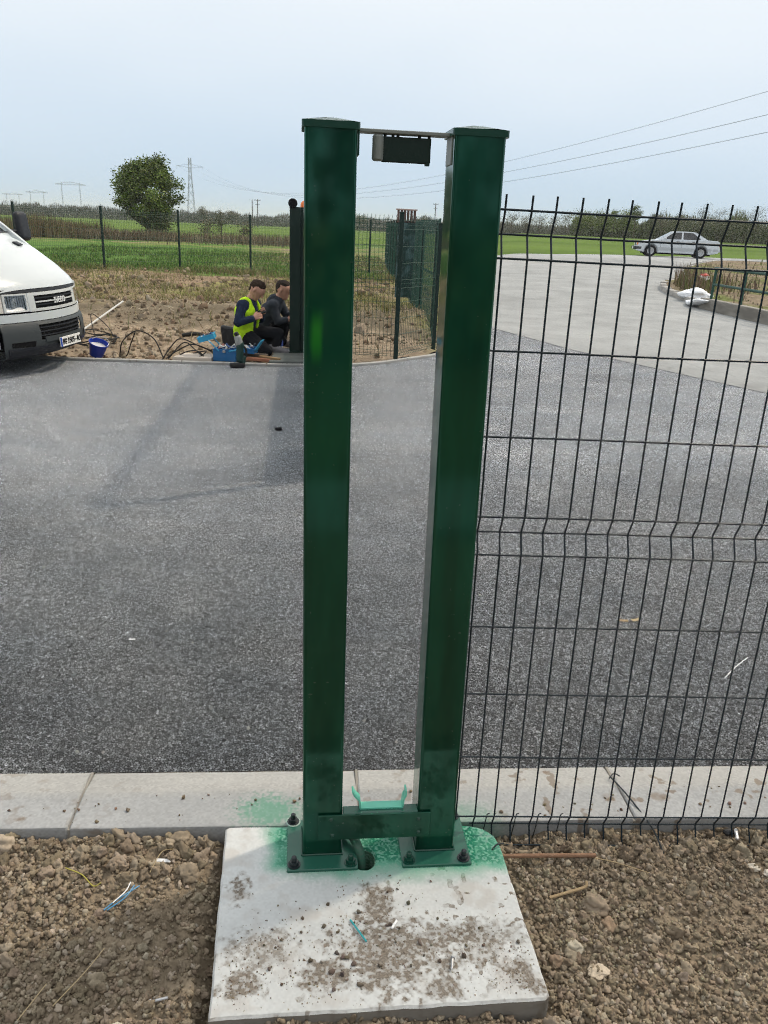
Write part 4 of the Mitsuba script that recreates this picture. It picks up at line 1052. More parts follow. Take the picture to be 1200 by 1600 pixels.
pole(-25.6, 246.8, 7.6, 'utility pole with two cross arms left of the far gate post')
pole(-27.2, 247.5, 7.4, 'thinner utility pole standing close beside the two armed pole', 0)
pole(27.2, 256.7, 9.0, 'lone utility pole seen between the two big green posts', 2)
for k, (a, b, sag) in enumerate((((-83.6, 430.1, 25.7), (58.8, 53.0, 21.7), 14.15), ((-77.4, 431.3, 26.0), (50.6, 45.5, 16.2), 12.23), ((-72.4, 432.2, 26.3), (50.1, 44.9, 14.4), 12.07))):
    t = np.linspace(0, 1, 90)[:, None]; c = np.array(a) * (1 - t) + np.array(b) * t; c[:, 2] -= 4 * sag * (t * (1 - t))[:, 0]
    single('power_line', tube(c, .022, 4, False), 'm_line', ('highest of the three power lines crossing the sky on the right', 'middle of the three power lines crossing the sky on the right', 'lowest of the three power lines crossing the sky on the right')[k], 'power line', smooth=40)

# ------------------------------------------------------------------ white van
mat('m_vanwhite', (.50, .54, .56), .22, .5, clearcoat=.6); mat('m_bumper', (.035, .042, .046), .55, .4); mat('m_trimdark', (.010, .012, .018), .5, .4)
mat('m_silvertrim', (.52, .54, .54), .3, .5); mat('m_tyre', (.010, .010, .011), .85, .2); mat('m_glassdark', (.010, .013, .016), .05, .8); mat('m_rim', (.42, .43, .44), .35, metal=.8)
scene['m_lens'] = {'type': 'thindielectric', 'int_ior': 1.5}
van = thing('white_van', 'white delivery van with dark grey bumper parked at the left edge of the photo', 'van')
VX, VY, VR = -3.35, 7.20, -7.8
def vm(m): return move(m, (VX, VY, .03), rz=VR, s=.91)
def vw(z): return float(np.interp(z, [.2, .3, .6, .95, 1.38, 2.1], [.90, .965, .975, .965, .90, .78]))
def bow(z): return float(np.interp(z, [.2, .34, .62, .96, 1.38, 2.1], [.20, .25, .25, .23, .14, .06]))
def vp(x, z, t, off=0.0):
    a = abs(t)
    px = x - bow(z) * a ** 2.1 + off
    pz = z - (.05 * a ** 5 if .96 < z < 1.51 else .0)
    return (px, t * vw(z), pz)


def patch(prof, t0, t1, nt, off=0.0, th=.012):
    prof = np.asarray(prof, float); q = []
    for a, b in zip(prof[:-1], prof[1:]):
        n = max(1, int(np.linalg.norm(b - a) / .07)); q += [a + (b - a) * k / n for k in range(n)]
    q.append(prof[-1]); ts = np.linspace(t0, t1, nt)
    f = np.array([[vp(x, z, t, off) for t in ts] for x, z in q]); bk = f - [th, 0, 0]
    n, m = len(q), nt; V = np.vstack([f.reshape(-1, 3), bk.reshape(-1, 3)]); F = []
    for i in range(n - 1):
        for j in range(m - 1):
            a, b, c, d = i * m + j, i * m + j + 1, (i + 1) * m + j + 1, (i + 1) * m + j
            F += [(a, b, c), (a, c, d), (n * m + a, n * m + c, n * m + b), (n * m + a, n * m + d, n * m + c)]
    ring = [j for j in range(m)] + [i * m + m - 1 for i in range(1, n)] + [(n - 1) * m + j for j in range(m - 2, -1, -1)] + [i * m for i in range(n - 2, 0, -1)]
    for k in range(len(ring)):
        a, b = ring[k], ring[(k + 1) % len(ring)]; F += [(a, n * m + b, b), (a, n * m + a, n * m + b)]
    return M(V, F)


BUMP = [(-.14, .205), (-.05, .24), (-.01, .30), (.004, .40), (.0, .50), (-.02, .57), (-.045, .605)]
bpk = part(van, 'bumper', vm(cat_([patch(BUMP, -1, -.52, 10), patch(BUMP, .52, 1, 10), patch([(.004, .44), (.0, .50), (-.02, .57), (-.045, .605)][2:], -.52, .52, 14), patch(BUMP[:4], -.52, .52, 14), box((-1.2 + .55, -.955, .42), (.6, .04, .36), .015), box((-1.2 + .55, .955, .42), (.6, .04, .36), .015)])), 'm_bumper', 30)
part(bpk, 'air_intake', vm(patch([(-.05, .395), (-.06, .57)], -.52, .52, 12)), 'm_black', 30)
for z in (.44, .485, .53): part(bpk, 'intake_bar', vm(patch([(-.015, z), (-.017, z + .012)], -.50, .50, 12)), 'm_trimdark', 30)
part(bpk, 'plate_holder', vm(patch([(.014, .375), (.012, .43)], -.46, .46, 12)), 'm_silvertrim' if False else 'm_bumper', 30)
for s in (-1, 1):
    part(bpk, 'fog_recess', vm(patch([(-.012, .325), (.008, .40)], .62 * s if s > 0 else -.92, .92 if s > 0 else -.62, 8, .006)), 'm_black', 30)
part(bpk, 'lower_lip', vm(patch([(-.13, .212), (-.045, .245), (-.006, .30), (.002, .335)], -.97, .97, 30, .010)), 'm_trimdark', 30)
npk = part(van, 'number_plate', vm(move(box((0, 0, 0), (.008, .52, .112), .002), (.030, 0, .345), ry=-4)), mat('m_plate', (.72, .72, .70), .4, .4), 25)
part(npk, 'blue_band', vm(move(box((0, 0, 0), (.009, .042, .108), .001), (.0312, -.237, .345), ry=-4)), mat('m_plateblue', (.02, .06, .32), .4, .4), 25)
def face_text(s, h, y0, z0, x0, bold=True, sx=1.0, sl=0.0):
    t = meshkit.text_mesh(s, h, .004, bold); v = t.vertices
    w = v[:, 0].max(); y = v[:, 0] * sx
    return M(np.c_[v[:, 2] + x0 + sl * v[:, 1], y - w * sx / 2 + y0, v[:, 1] + z0], t.faces)


part(npk, 'lettering', vm(face_text('BG 1505-AO', .066, .022, .312, .0335, True, .80, .07)), 'm_black', False)
part(van, 'front_strip', vm(patch([(-.048, .612), (-.055, .70)], -1, 1, 30)), 'm_vanwhite', 30, 'white strip under the lamps')
part(van, 'seam', vm(patch([(-.075, .595), (-.085, .97)], -.97, .97, 30, -.03)), 'm_black', 30)
gk = part(van, 'grille', vm(cat_([patch([(-.062, .715), (-.065, .745)], -.56, .56, 16), patch([(-.085, .885), (-.092, .918)], -.56, .56, 16), patch([(-.062, .715), (-.092, .918)], -.56, -.47, 4), patch([(-.062, .715), (-.092, .918)], .47, .56, 4)])), 'm_silvertrim', 30)
part(gk, 'mesh', vm(patch([(-.095, .74), (-.105, .89)], -.48, .48, 12)), 'm_black', 30)
for z in (.775, .85): part(gk, 'slat', vm(patch([(-.075, z), (-.077, z + .012)], -.47, .47, 12)), 'm_trimdark', 30)
part(gk, 'chrome_bar', vm(patch([(-.066, .808), (-.068, .822)], -.47, .47, 12)), 'm_silvertrim', 30)
part(gk, 'lettering', vm(face_text('IVECO', .062, 0, .784, -.060, True, 1.0, -.12)), mat('m_badge', (.75, .76, .77), .3, .5), False)
for s in (-1, 1):
    a, b = (-.90, -.58) if s < 0 else (.58, .90)
    hk = part(van, 'headlight', vm(cat_([patch([(-.062, .72), (-.068, .735)], a, b, 8), patch([(-.088, .90), (-.092, .915)], a, b, 8), patch([(-.062, .72), (-.092, .915)], a, a + .025, 3), patch([(-.062, .72), (-.092, .915)], b - .025, b, 3)])), 'm_silvertrim', 30)
    part(hk, 'reflector', vm(patch([(-.085, .735), (-.135, .80), (-.135, .86), (-.105, .90)], a + .02, b - .02, 8)), 'm_rim', 40)
    part(hk, 'bulb_cover', vm(move(lathe([(0, 0), (.05, .0), (.055, .03), (0, .05)], 16), vp(-.13, .815, (a + b) / 2), ry=90)), 'm_zinc', 40)
    part(hk, 'lens', vm(patch([(-.066, .735), (-.088, .90)], a + .02, b - .02, 8, 0, .003)), 'm_lens', 40)
    c, d = (-1.0, -.915) if s < 0 else (.915, 1.0)
    part(van, 'indicator', vm(patch([(-.062, .72), (-.092, .915)], c, d, 6)), mat('m_indicator', (.55, .52, .48), .25, .5), 30)
    e, f = (-.575, -.555) if s < 0 else (.555, .575)
    part(van, 'trim_post', vm(patch([(-.060, .715), (-.090, .915)], e, f, 3)), 'm_vanwhite', 30)
part(van, 'dark_strip', vm(patch([(-.098, .922), (-.108, .958)], -1, 1, 30)), 'm_trimdark', 30)
BON = [(-.100, .962), (-.118, .995), (-.16, 1.05), (-.32, 1.18), (-.62, 1.375), (-.98, 1.52)]
part(van, 'bonnet', vm(patch(BON, -.995, .995, 34)), 'm_vanwhite', 40)
part(van, 'washer_jet', vm(move(box((0, 0, 0), (.09, .10, .02), .006), vp(-.66, 1.408, .34), ry=22)), 'm_trimdark', 30)
part(van, 'cowl', vm(patch([(-.96, 1.522), (-1.03, 1.54)], -.99, .99, 16)), 'm_trimdark', 30)
part(van, 'windscreen', vm(patch([(-1.03, 1.545), (-1.42, 1.87), (-1.76, 2.11)], -.93, .93, 20)), 'm_glassdark', 40)
for s in (-1, 1): part(van, 'pillar', vm(patch([(-1.0, 1.53), (-1.42, 1.87), (-1.80, 2.14)], .93 if s > 0 else -1, 1 if s > 0 else -.93, 4, .01)), 'm_vanwhite', 40)
part(van, 'roof', vm(patch([(-1.76, 2.12), (-1.95, 2.19), (-2.6, 2.25), (-5.3, 2.25)], -1, 1, 16)), 'm_vanwhite', 40)
side = sg.Polygon([(-.30, .34), (-.32, .95), (-1.0, 1.50), (-1.80, 2.14), (-5.4, 2.21), (-5.4, .34)])
for wx in (-.98, -4.3): side = side.difference(sg.Point(wx, .33).buffer(.41, quad_segs=8)).difference(sg.box(wx - .41, 0, wx + .41, .36))
for s in (-1, 1):
    m = extr(side, .03); m.apply_transform(rotm([1, 0, 0], 90)); z = m.vertices[:, 2].copy()
    m.vertices[:, 1] += s * .96
    m.vertices[:, 1] *= np.interp(z, [.3, .95, 1.36, 2.1], [1, 1, .97, .82])
    part(van, 'side_panel', vm(m), 'm_vanwhite', 30)
    g = extr(sg.Polygon([(-1.35, 1.48), (-1.85, 2.02), (-2.45, 2.04), (-2.45, 1.48)]), .012); g.apply_transform(rotm([1, 0, 0], 90)); z = g.vertices[:, 2].copy(); g.vertices[:, 1] += s * (.975 if s > 0 else .965)
    g.vertices[:, 1] *= np.interp(z, [.3, .95, 1.36, 2.1], [1, 1, .97, .82]) * 1.012
    part(van, 'side_window', vm(g), 'm_glassdark', 30)
    for wx in (-.98, -4.3):
        tyre = move(lathe([(.20, -.09), (.30, -.10), (.327, -.08), (.333, 0), (.327, .08), (.30, .10), (.20, .09)], 32), (wx, s * .83, .333), rx=90)
        wk = part(van, 'wheel', vm(tyre), 'm_tyre', 40)
        part(wk, 'rim', vm(move(lathe([(0, -.05), (.12, -.055), (.19, -.085), (.205, -.09), (.205, .09), (.19, .085), (.12, .055), (0, .05)], 24), (wx, s * .83, .333), rx=90)), 'm_rim', 40)
mk = None
for s in (-1, 1):
    mk = part(van, 'mirror', vm(to_tri(hull(((-1.06, s * 1.13, 1.46), .05), ((-1.06, s * 1.28, 1.46), .05), ((-1.10, s * 1.13, 1.72), .05), ((-1.10, s * 1.28, 1.72), .05)), .04, 1)), 'm_trimdark', 40)
    part(mk, 'arm', vm(tube([(-1.20, s * .86, 1.50), (-1.08, s * 1.13, 1.54)], .025, 8)), 'm_trimdark', 40)
part(van, 'rear_panel', vm(box((-5.39, 0, 1.23), (.03, 1.7, 1.76), .01)), 'm_vanwhite', 30)
part(van, 'underbody', vm(cat_([box((-2.85, 0, .36), (5.0, 1.5, .16)), box((-.75, 0, .62), (.9, 1.5, .5))])), 'm_black', 30)
single('inspection_sticker', vm(move(box((0, 0, 0), (.001, .001, .001)), (-5, 0, 1))), 'm_black', 'x', 'x') if False else None

# ------------------------------------------------------------------ white saloon car on the road
car = thing('saloon_car', 'white older saloon car standing on the pale road beyond the mesh fence', 'car')
CF = math.radians(166.3); CX, CY = 18.18, 44.69
cz = float(terr(CX, CY)) + .006
cs = np.array([math.cos(CF), math.sin(CF)])
def cm_(m): return move(m, (CX + cs[0] * 2.10, CY + cs[1] * 2.10, cz), rz=math.degrees(CF))
mat('m_carpaint', (.56, .60, .64), .22, .5, clearcoat=.6); mat('m_carlower', (.42, .45, .47), .4, .4)
WX = (-.80, -3.465)
bodyp = sg.Polygon([(-.02, .30), (.0, .50), (-.05, .56), (-.09, .74), (-.20, .79), (-.7, .855), (-1.25, .91), (-3.75, .97), (-4.28, .95), (-4.40, .86), (-4.42, .60), (-4.43, .46), (-4.36, .30), (-3.95, .22), (-.45, .22)])
arch = bodyp
for wx in WX: arch = arch.difference(sg.Point(wx, .31).buffer(.37, quad_segs=8))
def side_extr(p, y0, y1):
    m = extr(p, y1 - y0); m.apply_transform(rotm([1, 0, 0], 90)); m.apply_translation((0, y1, 0)); return m


body = cat_([side_extr(bodyp, -.60, .60), side_extr(arch, .60, .79), side_extr(arch, -.79, -.60), side_extr(arch.buffer(-.012), .79, .815), side_extr(arch.buffer(-.012), -.815, -.79), side_extr(arch.buffer(-.035), .815, .832), side_extr(arch.buffer(-.035), -.832, -.815)])
part(car, 'body', cm_(body), 'm_carpaint', 20)
gh = sg.Polygon([(-1.12, .90), (-1.88, 1.34), (-2.05, 1.375), (-2.95, 1.375), (-3.12, 1.345), (-3.78, .965)])
def taper(m, k=0.0):
    m.vertices[:, 1] *= np.interp(m.vertices[:, 2], [.90, 1.34, 1.38], [1, .80, .74]); return m


part(car, 'cabin', cm_(taper(side_extr(gh, -.77, .77))), 'm_carpaint', 20)
for s in (-1, 1):
    def pane(pts): 
        m = side_extr(sg.Polygon(pts), -.003, .003); m.vertices[:, 1] += s * .774; return cm_(taper(m))
    part(car, 'side_window', pane([(-1.42, .945), (-1.93, 1.305), (-2.36, 1.325), (-2.36, .955)]), 'm_glassdark', False)
    part(car, 'side_window', pane([(-2.45, .957), (-2.45, 1.325), (-2.95, 1.315), (-3.38, 1.02), (-3.32, .965)]), 'm_glassdark', False)
    for p in ([(-.40, .34), (-.40, .52), (-4.0, .52), (-4.0, .34)],):
        q = sg.Polygon(p)
        for wx in WX: q = q.difference(sg.Point(wx, .31).buffer(.42, quad_segs=8))
        part(car, 'lower_cladding', cm_(cat_([side_extr(g, s * .838 - .006, s * .838 + .006) for g in getattr(q, 'geoms', [q])])), 'm_carlower', 20)
    for xx in (-1.28, -2.40, -3.28): part(car, 'door_seam', cm_(box((xx, s * .8335, .70 if xx != -3.28 else .78), (.012, .004, .42 if xx != -3.28 else .26))), 'm_trimdark', False)
    for xx in (-2.18, -3.02): part(car, 'door_handle', cm_(box((xx, s * .842, .835), (.16, .02, .03), .006)), 'm_trimdark', 20)
    part(car, 'mirror', cm_(box((-1.50, s * .90, .98), (.10, .16, .11), .03)), 'm_carpaint', 30)
    for wx in WX:
        wk = part(car, 'wheel', cm_(move(lathe([(.18, -.08), (.28, -.095), (.303, -.075), (.308, 0), (.303, .075), (.28, .095), (.18, .08)], 28), (wx, s * .735, .308), rx=90)), 'm_tyre', 40)
        part(wk, 'rim', cm_(move(lathe([(0, -.04), (.06, -.075), (.17, -.07), (.19, -.085), (.19, .085), (.17, .07), (.06, .075), (0, .04)], 20), (wx, s * .735, .308), rx=90)), 'm_rim', 40)
        part(wk, 'spoke_gap', cm_(cat_([move(box((.105, 0, 0), (.05, .152, .022), .004), (wx, s * .735, .308), ry=a) for a in range(0, 360, 45)])), 'm_tyre', 20)
def slope(p0, p1, w0, w1, off):
    (x0, z0), (x1, z1) = p0, p1; d = np.array([z1 - z0, -(x1 - x0)]); d = d / np.linalg.norm(d) * off
    if d[1] < 0: d = -d
    v = [(x0 + d[0], -w0, z0 + d[1]), (x0 + d[0], w0, z0 + d[1]), (x1 + d[0], w1, z1 + d[1]), (x1 + d[0], -w1, z1 + d[1])]
    return trimesh.convex.convex_hull(np.array(v + [(a - d[0] * 1.5, b, c - d[1] * 1.5) for a, b, c in v]))


part(car, 'windscreen', cm_(slope((-1.20, .945), (-1.86, 1.327), .70, .56, .004)), 'm_glassdark', False)
part(car, 'rear_window', cm_(slope((-3.70, 1.01), (-3.15, 1.33), .66, .54, .004)), 'm_glassdark', False)
part(car, 'grille', cm_(box((-.035, 0, .665), (.05, .46, .19), .01)), 'm_trimdark', 20)
part(car, 'grille_frame', cm_(cat_([box((-.03, 0, .765), (.07, .50, .025), .006), box((-.015, 0, .66), (.05, .025, .19), .004)])), 'm_zinc', 20)
for s in (-1, 1):
    part(car, 'headlight', cm_(box((-.04, s * .52, .665), (.06, .38, .15), .015)), mat('m_carlamp', (.62, .64, .64), .15, .6), 20)
    part(car, 'indicator', cm_(box((-.07, s * .755, .665), (.08, .10, .15), .012)), 'm_orange', 20)
    part(car, 'tail_light', cm_(box((-4.405, s * .62, .73), (.06, .40, .17), .015)), mat('m_taillight', (.30, .015, .012), .3, .5), 20)
part(car, 'front_bumper', cm_(cat_([box((.03, 0, .44), (.16, 1.66, .18), .04), box((-.16, .80, .44), (.28, .09, .17), .03), box((-.16, -.80, .44), (.28, .09, .17), .03)])), 'm_bumper', 30)
part(car, 'rear_bumper', cm_(cat_([box((-4.43, 0, .47), (.16, 1.66, .20), .04), box((-4.22, .80, .47), (.3, .09, .18), .03), box((-4.22, -.80, .47), (.3, .09, .18), .03)])), 'm_carlower', 30)
part(car, 'number_plate', cm_(box((.115, 0, .42), (.01, .50, .11), .002)), 'm_plate', 20)
part(car, 'underside', cm_(box((-2.2, 0, .20), (3.6, 1.3, .10))), 'm_black', 20)

# ------------------------------------------------------------------ the two workers
def bones(bs, L=.022, n=6):
    ms = [hull((a, ra), (b, rb)) if a is not b else Manifold.sphere(ra, 20).translate(list(map(float, a))) for a, ra, b, rb in bs]
    m = ms[0]
    for q in ms[1:]: m = m + q
    return to_tri(m, L, n)


def chainb(pts, rads): return [(pts[i], rads[i], pts[i + 1], rads[i + 1]) for i in range(len(pts) - 1)]


def hand(wrist, d, nrm, side, curl=.6):
    """bones of a hand: wrist point, direction of the palm, palm normal (side to which fingers close), side axis towards the thumb"""
    wrist, d, nrm, side = [np.asarray(v, float) for v in (wrist, d, nrm, side)]
    d /= np.linalg.norm(d); side -= d * (side @ d); side /= np.linalg.norm(side); nrm = np.cross(d, side) * np.sign(np.cross(d, side) @ nrm)
    p = lambda a, s, n=0: wrist + d * a + side * s + nrm * n
    b = [(p(.0, 0), .026, p(.075, .028), .017), (p(.0, 0), .026, p(.078, .0), .017), (p(.0, 0), .025, p(.072, -.026), .015)]
    for s, L in ((.030, .070), (.010, .080), (-.010, .074), (-.028, .058)):
        a0 = p(.075, s); c = curl
        a1 = a0 + (d * math.cos(c) + nrm * math.sin(c)) * L * .45; c2 = curl * 2
        a2 = a1 + (d * math.cos(c2) + nrm * math.sin(c2)) * L * .33; c3 = curl * 2.7
        a3 = a2 + (d * math.cos(c3) + nrm * math.sin(c3)) * L * .25
        b += chainb([a0, a1, a2, a3], [.0095, .009, .0085, .0075])
    t0 = p(.02, .026); t1 = t0 + d * .028 + side * .026 + nrm * .012; t2 = t1 + d * .028 + side * .006 + nrm * .018
    return b + chainb([t0, t1, t2], [.014, .0105, .009])


def head_parts(c, face, up, yaw_side):
    """skin bones of a head centred at c, looking along face"""
    f = np.asarray(face, float); f /= np.linalg.norm(f); u = np.asarray(up, float); u -= f * (u @ f); u /= np.linalg.norm(u); s = np.cross(u, f)
    p = lambda a, b, h: np.asarray(c) + f * a + s * b + u * h
    b = [(p(-.02, 0, .035), .088, p(.015, 0, .03), .080), (p(.01, 0, -.01), .072, p(.045, 0, -.075), .038), (p(-.01, .0, -.02), .070, p(.02, 0, -.07), .045),
         (p(.075, 0, .03), .012, p(.100, 0, -.012), .014), (p(.068, -.02, -.052), .016, p(.068, .02, -.052), .016), (p(.068, -.035, .045), .016, p(.072, .035, .045), .016)]
    for q in (-1, 1): b += [(p(-.008, q * .082, .012), .016, p(-.012, q * .084, -.018), .011)]
    return b, p


def person(label, J, jacket, trousers, shoes, hair, vest, group=None):
    k = thing('person', label, 'person')
    g = {a: np.asarray(b, float) for a, b in J.items() if a not in ('skin', 'curl', 'hood')}
    hb, hp = head_parts(g['head'], J['face'], J['up'], 0)
    sk = list(hb) + chainb([g['neck'], g['head'] + (g['neck'] - g['head']) * .45], [.055, .052]) + [(g['neck'], .055, g['chest'], .10)]
    tor = [(g['shN'], .07, g['shF'], .07), (g['chN'], .105, g['chF'], .105), (g['chN'], .105, g['waN'], .095), (g['chF'], .105, g['waF'], .095), (g['waN'], .095, g['waF'], .095), (g['waN'], .095, g['hiN'], .10), (g['waF'], .095, g['hiF'], .10), (g['hiN'], .10, g['hiF'], .10), (g['shN'], .07, g['chN'], .10), (g['shF'], .07, g['chF'], .10), (g['chN'], .10, g['chF'], .10)]
    arms = []; legs = []; hands = []
    for s in 'NF':
        arms += chainb([g['sh' + s], g['el' + s], g['wr' + s]], [.060, .046, .034])
        legs += chainb([g['hi' + s], g['kn' + s], g['an' + s]], [.095, .068, .048]) + chainb([g['an' + s], g['to' + s]], [.045, .036])
        hands += hand(g['wr' + s] + (g['wr' + s] - g['el' + s]) / np.linalg.norm(g['wr' + s] - g['el' + s]) * .015, J['hd' + s], J['hn' + s], J['hs' + s], J.get('curl', .6))
    slim = lambda bs, q: [(a, ra * q, b, rb * q) for a, ra, b, rb in bs]
    part(k, 'body', bones(sk + slim(tor, .86) + slim(arms, .80) + slim(legs, .82) + hands, .016, 5), J['skin'], True)
    part(k, 'jacket', bones(slim(tor, 1.04) + [(a, ra * 1.08, b, rb * 1.18) for a, ra, b, rb in arms] + [(g['neck'] - [0, 0, .02], .072, g['chest'], .11)] + J.get('hood', []), .022, 4), jacket, True)
    part(k, 'trousers', bones([(g['waN'] - [0, 0, .07], .092, g['waF'] - [0, 0, .07], .092), (g['hiN'], .112, g['hiF'], .112)] + [(a, ra * 1.1, b, rb * 1.12) for a, ra, b, rb in legs if ra > .046], .024, 4), trousers, True)
    for s in 'NF':
        d = g['to' + s] - g['an' + s]; d /= np.linalg.norm(d)
        part(k, 'shoe', bones([(g['an' + s] - d * .045, .052, g['to' + s] + d * .06, .042), (g['an' + s], .058, g['to' + s], .046)], .02, 3), shoes, True)
    hc = [(hp(-.034, 0, .046), .086, hp(-.006, 0, .062), .078), (hp(-.045, 0, .03), .072, hp(-.050, 0, -.015), .050), (hp(-.005, .028, .080), .056, hp(.034, .022, .090), .026), (hp(-.005, -.028, .080), .056, hp(.034, -.022, .090), .026)]
    hm = bones(hc, .014, 2); nn = meshkit.noise(hm.vertices * 60, 4); hm.vertices = hm.vertices + hm.vertex_normals * ((nn - .5) * .014)[:, None]
    part(k, 'hair', hm, hair, True)
    for q in (-1, 1): part(k, 'eye', move(trimesh.creation.icosphere(2, .011), hp(.075, q * .03, .022)), 'm_eye', True)
    if vest:
        vb = [(a, ra * 1.21, b, rb * 1.21) for a, ra, b, rb in tor[1:6]] + [(g['chN'] + [-.01, .02, .055], .092, g['chF'] + [-.01, -.02, .055], .092), (g['neck'] + [-.03, -.05, -.040], .078, (g['shN'] + g['neck']) / 2 + [-.01, .01, -.015], .084), (g['neck'] + [-.03, .05, -.04], .078, (g['shF'] + g['neck']) / 2 + [-.01, 0, -.015], .084), ((g['shN'] + g['neck']) / 2 + [-.01, .01, -.015], .084, g['chN'], .13), ((g['shF'] + g['neck']) / 2 + [-.01, 0, -.015], .084, g['chF'], .13), (g['waN'] - [0, 0, .03], .118, g['hiN'] + [0, 0, .05], .122), (g['waF'] - [0, 0, .03], .118, g['hiF'] + [0, 0, .05], .122)]
        ms = [hull((a, ra), (b, rb)) for a, ra, b, rb in vb]; m = ms[0]
        for q in ms[1:]: m = m + q
        f = np.asarray(J['front'], float)
        cut = Manifold.cube([.4, .13, 1.2], True).rotate([0, -6, 0]).rotate([0, 0, math.degrees(math.atan2(f[1], f[0]))]).translate((g['chest'] + f * .24 - [0, 0, .1]).tolist())
        m = m - cut
        vk = part(k, 'vest', to_tri(m, .022, 3), vest, True)
        v2 = scene[vk]
    return k, g


mat('m_skin', (.46, .25, .18), .5, .4); mat('m_eye', (.03, .02, .02), .2, .5); mat('m_hair_brown', (.035, .022, .015), .8, .2); mat('m_hair_dark', (.030, .022, .018), .8, .2)
def cloth(name, c):
    return mat(name, mikit.proc(lambda p, n, uv, c=c: C3(*c) * (.65 + .7 * fbm(p.x * 22, p.y * 22, p.z * 22, 3))), .9, .15)


cloth('m_navy', (.020, .030, .060)); cloth('m_blacktrouser', (.012, .013, .017)); cloth('m_greyjacket', (.045, .052, .066)); cloth('m_hivis', (.52, .82, .025)); cloth('m_greyshoe', (.22, .21, .23))
person('person in lime hi-vis vest kneeling, head bowed over a small device in both hands', dict(
    head=(-1.425, 8.49, .835), face=(.74, -.18, -.64), up=(.55, 0, .8), neck=(-1.515, 8.50, .725), chest=(-1.52, 8.50, .60), front=(.96, -.25, -.1),
    shN=(-1.585, 8.32, .668), shF=(-1.46, 8.66, .668), chN=(-1.565, 8.41, .585), chF=(-1.50, 8.60, .585), waN=(-1.575, 8.43, .43), waF=(-1.53, 8.59, .43), hiN=(-1.59, 8.41, .315), hiF=(-1.55, 8.61, .315),
    elN=(-1.625, 8.215, .475), wrN=(-1.455, 8.235, .525), elF=(-1.40, 8.68, .475), wrF=(-1.365, 8.515, .575),
    hdN=(.85, .25, .35), hnN=(.1, .5, .9), hsN=(-.2, .3, 1), hdF=(.45, -.8, .25), hnF=(-.2, -.3, .9), hsF=(-.2, 0, 1),
    knN=(-1.285, 8.27, .135), anN=(-1.66, 8.36, .125), toN=(-1.76, 8.38, .105), knF=(-1.165, 8.62, .305), anF=(-1.205, 8.57, .120), toF=(-1.115, 8.54, .100), skin='m_skin', curl=.55),
    'm_navy', 'm_blacktrouser', 'm_greyshoe', 'm_hair_brown', 'm_hivis')
single('handheld_device', move(box((0, 0, 0), (.12, .06, .022), .006), (-1.355, 8.37, .588), rz=28, ry=-14), 'm_blackplastic', 'small black device held in the hands of the kneeling person', 'device', smooth=25)
hood = [((-1.27, 9.06, .70), .06, (-1.25, 9.15, .70), .06), ((-1.29, 9.1, .66), .07, (-1.24, 9.1, .69), .06)]
person('person in dark grey hooded jacket crouching behind, reaching to the far gate post', dict(
    head=(-1.135, 9.08, .805), face=(.93, -.22, -.30), up=(.25, 0, 1), neck=(-1.205, 9.09, .705), chest=(-1.28, 9.09, .585), front=(.9, -.2, -.2),
    shN=(-1.265, 8.92, .630), shF=(-1.20, 9.25, .64), chN=(-1.32, 9.0, .555), chF=(-1.28, 9.17, .555), waN=(-1.385, 9.02, .43), waF=(-1.36, 9.18, .43), hiN=(-1.42, 9.01, .32), hiF=(-1.40, 9.20, .32),
    elN=(-1.195, 8.90, .425), wrN=(-1.085, 8.885, .455), elF=(-1.10, 9.27, .46), wrF=(-1.04, 9.10, .50),
    hdN=(1, -.05, .05), hnN=(0, .9, -.3), hsN=(.1, .1, 1), hdF=(.5, -.8, 0), hnF=(.2, -.2, -1), hsF=(.9, .3, 0),
    knN=(-1.16, 9.0, .165), anN=(-1.47, 9.04, .130), toN=(-1.57, 9.05, .105), knF=(-1.12, 9.22, .37), anF=(-1.17, 9.20, .125), toF=(-1.07, 9.18, .10), skin='m_skin', curl=.35, hood=hood),
    'm_greyjacket', 'm_blacktrouser', 'm_greyshoe', 'm_hair_dark', None)

# ------------------------------------------------------------------ vegetation
g = np.random.default_rng(23)
mat('m_bark', mikit.proc(lambda p, n, uv: C3(.11, .09, .07) * (.6 + .8 * fbm(p.x * 4, p.y * 4, p.z * 2, 3))), .95, .1)


def limbs(x, y, z, h, spread, n, r0, sides=5):
    ms = [tube(arc([(x, y, z - .2), (x + g.normal(0, .03 * h), y + g.normal(0, .03 * h), z + h * .45), (x + g.normal(0, .04 * h), y, z + h * .92)], 8), np.linspace(r0, r0 * .15, 9)[:9], sides)] if False else []
    p = arc([(x, y, z - .2), (x + g.normal(0, .02 * h), y + g.normal(0, .02 * h), z + h * .45), (x + g.normal(0, .03 * h), y, z + h * .95)], 8)
    ms.append(tube(p, np.linspace(r0, r0 * .12, len(p)), sides)); tips = []
    for k in range(n):
        t = g.uniform(.18, .85); q = p[0] + (p[-1] - p[0]) * t; a = g.uniform(0, 2 * np.pi); L = spread * (1.05 - .55 * t) * g.uniform(.6, 1.1)
        e = q + [math.cos(a) * L, math.sin(a) * L, L * g.uniform(.45, 1.1)]; m = (q + e) / 2 + [0, 0, -.06 * L]
        rb = r0 * .42 * (1 - t * .6); ms.append(tube(arc([q, m, e], 4), np.linspace(rb, rb * .2, 5), 4, False)); tips.append(e)
        for j in range(3):
            s = m + (e - m) * g.uniform(0, .8); a2 = a + g.uniform(-1.2, 1.2); L2 = L * g.uniform(.3, .55); e2 = s + [math.cos(a2) * L2, math.sin(a2) * L2, L2 * g.uniform(.5, 1.3)]
            ms.append(tube([s, e2], [rb * .35, rb * .08], 3, False)); tips.append(e2)
    return cat_(ms), np.array(tips)


